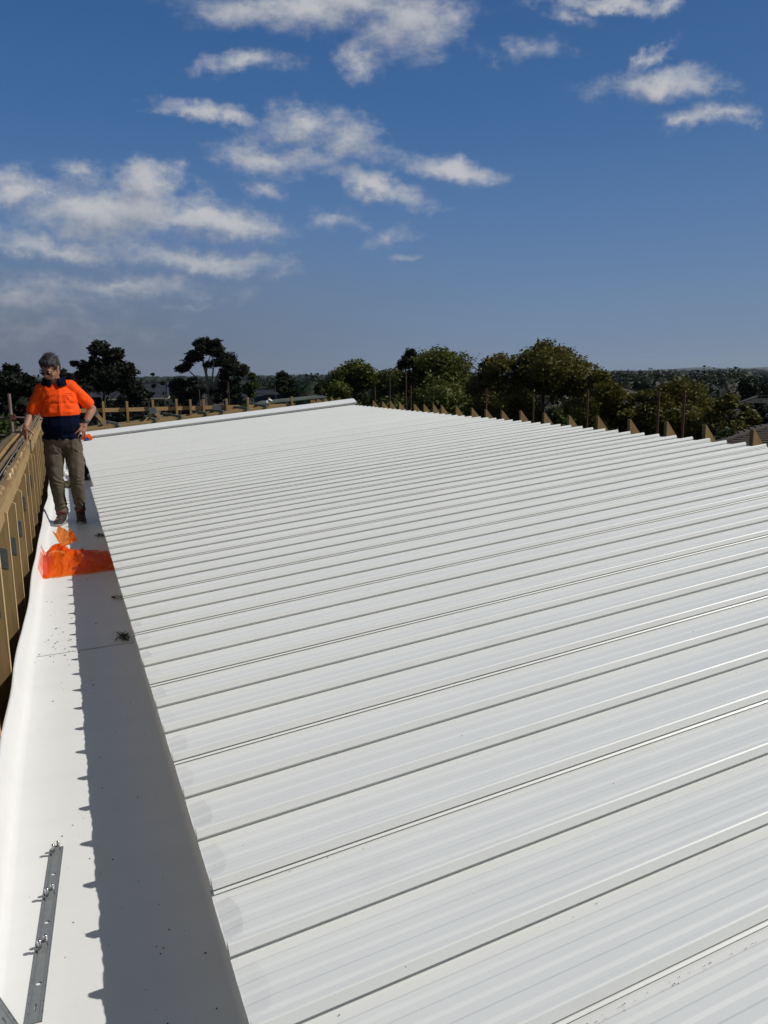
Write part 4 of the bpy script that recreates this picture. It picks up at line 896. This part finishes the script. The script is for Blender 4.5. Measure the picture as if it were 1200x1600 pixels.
for s_ in (-1, 1):  # eyes and brows
    m = MB(); m.ball(hp(.031*s_, -.0775, .004), (.013, .010, .007), 0, 12, 8, HR); ey = m.build('eye', 'whitep', man, True)
    m = MB(); m.ball(hp(.031*s_, -.086, .0015), (.0055, .003, .005), 0, 10, 6, HR); m.build('iris', 'blk', ey, True)
    m = MB(); m.tube([hp(.016*s_, -.094, .022), hp(.032*s_, -.094, .028), hp(.050*s_, -.082, .022)], [.004, .005, .003], 6); m.build('eyebrow', 'hair', man, True)
# hair
b = MB(); b.ball(hp(0, .028, .050), (.086, .098, .076), 0, 22, 16, HR); b.ball(hp(.016, -.036, .082), (.060, .050, .034), 0, 18, 12, HR); b.ball(hp(-.030, -.020, .082), (.045, .050, .030), 0, 14, 10, HR); b.ball(hp(0, .075, .0), (.072, .055, .075), 0, 18, 12, HR)
for s_ in (-1, 1): b.ball(hp(.070*s_, -.008, .035), (.018, .030, .040), 0, 12, 8, HR); b.ball(hp(.076*s_, .045, .0), (.012, .03, .045), 0, 12, 8, HR)
def hairfn(v, n_):
    q = Rm.transposed()@(v-HC)
    if q.z < .045 and q.y < -.03: v = v-n_*.03
    return v+n_*(.006*noise.noise(V_((q.x*70, q.y*18, q.z*26)))+.004*noise.noise(q*120))
hairo = remesh('hair', b, .0045, 'hair', man, 4, hairfn)
m = MB(); q = random.Random(5)   # loose strands
for i in range(170):
    a = q.uniform(0, 6.28); t_ = q.uniform(.1, 1.45); p = V_((.086*math.sin(t_)*math.cos(a), .030+.096*math.sin(t_)*math.sin(a), .052+.084*math.cos(t_)))
    if p.z < .06 and p.y < -.02: continue
    n_ = V_((p.x, p.y-.03, p.z-.05)).normalized(); tn = n_.cross(V_((0, 0, 1))); tn = (tn*q.uniform(-1, 1)+V_((0, .6, -.4))+n_*q.uniform(.1, .5)).normalized()
    p0 = hp(*p); p1 = hp(*(p+tn*.014+n_*.003)); p2 = hp(*(p+tn*.030+n_*.002)); m.tube([p0, p1, p2], [.0022, .0017, .0006], 4)
m.build('strands', 'hair', hairo)
# glasses
m = MB()
for s_ in (-1, 1):
    m.tube([hp(s_*(.032+.024*math.cos(a)), -.104+.010*abs(.5+.5*math.cos(a)), .000+.016*math.sin(a)) for a in np.linspace(0, 2*PI, 18)], .0019, 6, cap=False)
    m.tube([hp(.056*s_, -.094, .006), hp(.080*s_, -.05, .010), hp(.086*s_, .01, .010)], .0019, 6)
m.tube([hp(-.008, -.106, .004), hp(.008, -.106, .004)], .0018, 6); gl = m.build('glasses', 'blk', man)
m = MB()
for s_ in (-1, 1): m.ball(hp(.032*s_, -.099, 0), (.0225, .0012, .0150), 0, 16, 8, HR)
m.build('lens', 'lens', gl, True)
# trousers
b = MB(); b.ball((-.005, MY, .86), (.187, .130, .10)); b.ball((-.085, MY, .78), (.098, .115, .12)); b.ball((.085, MY, .78), (.098, .115, .12))
b.chain([((-.088, MY, .78), .098), ((-.098, MY-.015, .60), .086), ((-.094, MY-.03, .45), .073), ((-.080, MY-.0, .28), .063), ((-.066, MY+.02, .16), .057), ((-.064, MY+.018, .115), .061)], n=18)
b.chain([((.092, MY, .78), .094), ((.102, MY-.015, .60), .083), ((.102, MY-.03, .45), .073), ((.106, MY+.0, .28), .062), ((.110, MY+.03, .16), .052), ((.110, MY+.03, .125), .054)], n=18)
def trfn(v, n_):
    z = v.z; a = .006*noise.noise(v*7)+.004*noise.noise(V_((v.x*14+v.z*9, v.y*12, v.z*16)))
    for zc, am, s_ in ((.44, .0035, .07), (.16, .007, .05), (.74, .003, .05)):
        a += am*math.exp(-((z-zc)/s_)**2)*math.sin(z*105+v.x*35+14*noise.noise(V_((v.x*8, v.y*7, z*6))))
    a += .006*noise.noise(V_((v.x*22, v.y*22, z*6)))
    return v+n_*a
remesh('trousers', b, .0065, 'khaki', man, 4, trfn)
m = MB(); m.poly([(.055, MY-.118, .80), (.062, MY-.120, .805), (.095, MY-.118, .66), (.088, MY-.116, .655)], (0, -.004, 0)); 
# shirt
b = MB(); b.ball((-.005, MY, .885), (.190, .138, .075)); b.ball((-.002, MY-.012, 1.00), (.192, .152, .15)); b.ball((-.002, MY-.008, 1.13), (.192, .146, .19)); b.ball((-.006, MY-.002, 1.24), (.188, .134, .17)); b.ball((-.02, MY+.006, 1.31), (.178, .115, .12))
b.cone((-.155, MY, 1.355), .066, (.115, MY+.002, 1.385), .066, 0, 18); b.cone((-.075, MY+.005, 1.395), .055, (.045, MY+.005, 1.41), .055)
b.chain([((-.155, MY, 1.345), .066), ((-.215, MY+.01, 1.235), .061), ((-.252, MY+.015, 1.150), .063)], n=18)
b.chain([((.115, MY, 1.378), .066), ((.205, MY+.022, 1.285), .062), ((.266, MY+.035, 1.210), .063)], n=18)
rn = (V_((-.262, MY+.018, 1.125))-V_((-.215, MY+.01, 1.235))).normalized(); ln = (V_((.285, MY+.04, 1.185))-V_((.205, MY+.022, 1.285))).normalized()
def shfn(v, n_):
    a = .0025*noise.noise(v*8)+.0025*noise.noise(V_((v.x*26, v.y*20, v.z*10)))
    for (cx_, cz_, dx_, dz_, am) in ((-.10, 1.24, .8, .5, .008), (.11, 1.22, .9, -.35, .006), (-.20, 1.28, .3, .9, .006), (.19, 1.26, .5, .6, .008), (0, .87, .1, 1, .007), (-.14, 1.14, .9, .3, .006), (.15, 1.16, .8, .5, .006)):
        r_ = ((v.x-cx_)**2+(v.z-cz_)**2)/.006
        a += am*.75*math.exp(-r_)*math.sin(70*((v.x-cx_)*dz_-(v.z-cz_)*dx_)+4*noise.noise(v*12))
    if abs(v.x-.005-.10*(1.3-v.z)*-.2) < .013 and v.y < MY and 1.10 < v.z < 1.38: a += .0035
    if v.z < .835: v = V_((v.x, v.y, .835-(.835-v.z)*.15))
    p = v+n_*a
    for c_, nn_ in ((V_((-.262, MY+.018, 1.125)), rn), (V_((.290, MY+.042, 1.180)), ln)):   # flatten the sleeve cuffs
        if (p-c_).length < .13:
            h_ = (p-c_).dot(nn_)
            if h_ > 0: p = p-nn_*h_*.9
    return p
sh = remesh('shirt', b, .0058, None, man, 4, shfn, ['orange', 'navy'], lambda c: 0 if (c.z > 1.0985+.004*math.sin(c.x*9) or abs(c.x) > .215) else 1)
m = MB(); cc = V_((-.030, MY+.004, 1.435)); R1 = []   # navy collar
for k, (dz, rr) in enumerate(((-.030, .100), (.015, .086), (.046, .078), (.034, .094), (-.026, .128))):
    R1.append([cc+V_((rr*1.02*math.sin(a), -rr*.95*math.cos(a), dz+.022*math.cos(a)*-1)) for a in np.linspace(.30, 2*PI-.30, 30)])
v = [p for r_ in R1 for p in r_]; f = [(i*30+k, i*30+k+1, (i+1)*30+k+1, (i+1)*30+k) for i in range(4) for k in range(29)]
col_ = mk('collar', v, f, 'navy', sh, True); sm = col_.modifiers.new('s', 'SOLIDIFY'); sm.thickness = .004
def onfront(x, z):
    return V_((x, MY-.148, z))
dg = bpy.context.evaluated_depsgraph_get(); dg.update()
def surf(x, z):
    ok, p, n_, i_ = sh.ray_cast(V_((x, MY-.6, z))-ORG[man], V_((0, 1, 0))); return (p+ORG[man]+V_((0, -.0015, 0))) if ok else onfront(x, z)
m = MB(); m.tube([surf(.045, 1.295), surf(.085, 1.298), surf(.125, 1.298)], .0016, 5); m.tube([surf(.045, 1.295), surf(.046, 1.235), surf(.085, 1.222), surf(.124, 1.236), surf(.125, 1.298)], .0013, 5); m.build('pocket_seam', mat('orange_seam', (.75, .06, .006), .9), sh)
m = MB()
for k in range(7): m.tube([surf(.068+.008*k, 1.318+(.004 if k in (0, 4) else 0)), surf(.071+.008*k, 1.309)], .0012, 4)
m.tube([surf(.068, 1.311), surf(.122, 1.313)], .0009, 4); m.build('stitched_mark', 'navy', sh)
for x, z in ((.052, 1.262), (.080, 1.258), (.012, 1.30), (.012, 1.22)):
    m = MB(); m.ball(surf(x, z), (.005, .002, .005), 0, 10, 6); m.build('button', mat('orange_button', (.6, .04, .01), .4), sh)
# watch
m = MB(); wd = (lel-lwr).normalized(); wc = lwr+wd*.024; A_ = wd.orthogonal().normalized(); B__ = wd.cross(A_)
m.tube([wc-wd*.013, wc+wd*.013], [.0315, .0325], 18); wt = m.build('watch', 'blk', man, True, auto=40)
m = MB(); fd_ = (V_((.1, -1, .2))-wd*V_((.1, -1, .2)).dot(wd)).normalized(); m.tube([wc+fd_*.026, wc+fd_*.040], [.020, .018], 16); m.build('watch_face', 'blk', wt)
# shoes
def shoe(heel, toe, seed):
    d = (toe-heel); L_ = d.length; d.normalize(); s_ = V_((d.y, -d.x, 0)); b = MB(); rot = V_((0, -1, 0)).rotation_difference(V_((d.x, d.y, 0)).normalized()).to_euler()
    b.ball(heel+d*.04+V_((0, 0, .062)), (.042, .050, .052), 0, 16, 10, rot); b.ball(heel+d*.12+V_((0, 0, .052)), (.046, .075, .044), 0, 16, 10, rot); b.ball(heel+d*.20+V_((0, 0, .036)), (.050, .065, .030), 0, 16, 10, rot)
    b.cone(heel+d*.05+V_((0, 0, .06)), .046, heel+d*.055+V_((0, 0, .108)), .044); b.ball(heel+d*.235+V_((0, 0, .03)), (.043, .036, .024), 0, 14, 8, rot)
    o = remesh('shoe', b, .0055, 'shoe', man, 4, lambda v, n_: V_((v.x, v.y, max(v.z, .014))))
    m = MB(); P_ = []
    for k in range(24):
        a = 2*PI*k/24; c_ = heel+d*(.135+.145*math.cos(a)); P_.append(c_+s_*(.049+.004*math.cos(a))*math.sin(a)*(1 if True else 0)+V_((0, 0, .006)))
    m.poly(P_, (0, 0, .020)); m.build('sole', 'soleg', o)
    m = MB()
    for k in range(4):
        c_ = heel+d*(.085+.028*k)+V_((0, 0, .112-.014*k)); m.tube([c_-s_*.032-V_((0, 0, .010)), c_+V_((0, 0, .004)), c_+s_*.032-V_((0, 0, .010))], .0045, 6)
    m.build('laces', 'maroon', o)
    m = MB(); c_ = heel+d*.060+V_((0, 0, .118)); m.tube([c_+V_((.046*math.cos(a), .046*math.sin(a), .004*math.sin(a*2))) for a in np.linspace(0, 6.28, 16)], .009, 8); m.build('shoe_collar', 'maroon', o, True)
shoe(V_((-.055, MY+.06, .0)), V_((-.115, MY-.19, 0)), 1); shoe(V_((.110, MY+.075, .0)), V_((.112, MY-.18, 0)), 2)

# ------------------------------------------------------------ haze
hm = bpy.data.materials.new('haze_air'); hm.use_nodes = True; t = hm.node_tree; t.nodes.clear()
o_ = t.nodes.new('ShaderNodeOutputMaterial'); pv = t.nodes.new('ShaderNodeVolumePrincipled'); pv.inputs['Color'].default_value = (.72, .82, .95, 1); pv.inputs['Density'].default_value = .00006; pv.inputs['Anisotropy'].default_value = .2
t.links.new(pv.outputs[0], o_.inputs['Volume'])
m = MB(); m.box(-9000, 9000, -9000, 9000, -24, 140); hz = m.build('haze', hm); tag(hz, kind='stuff')
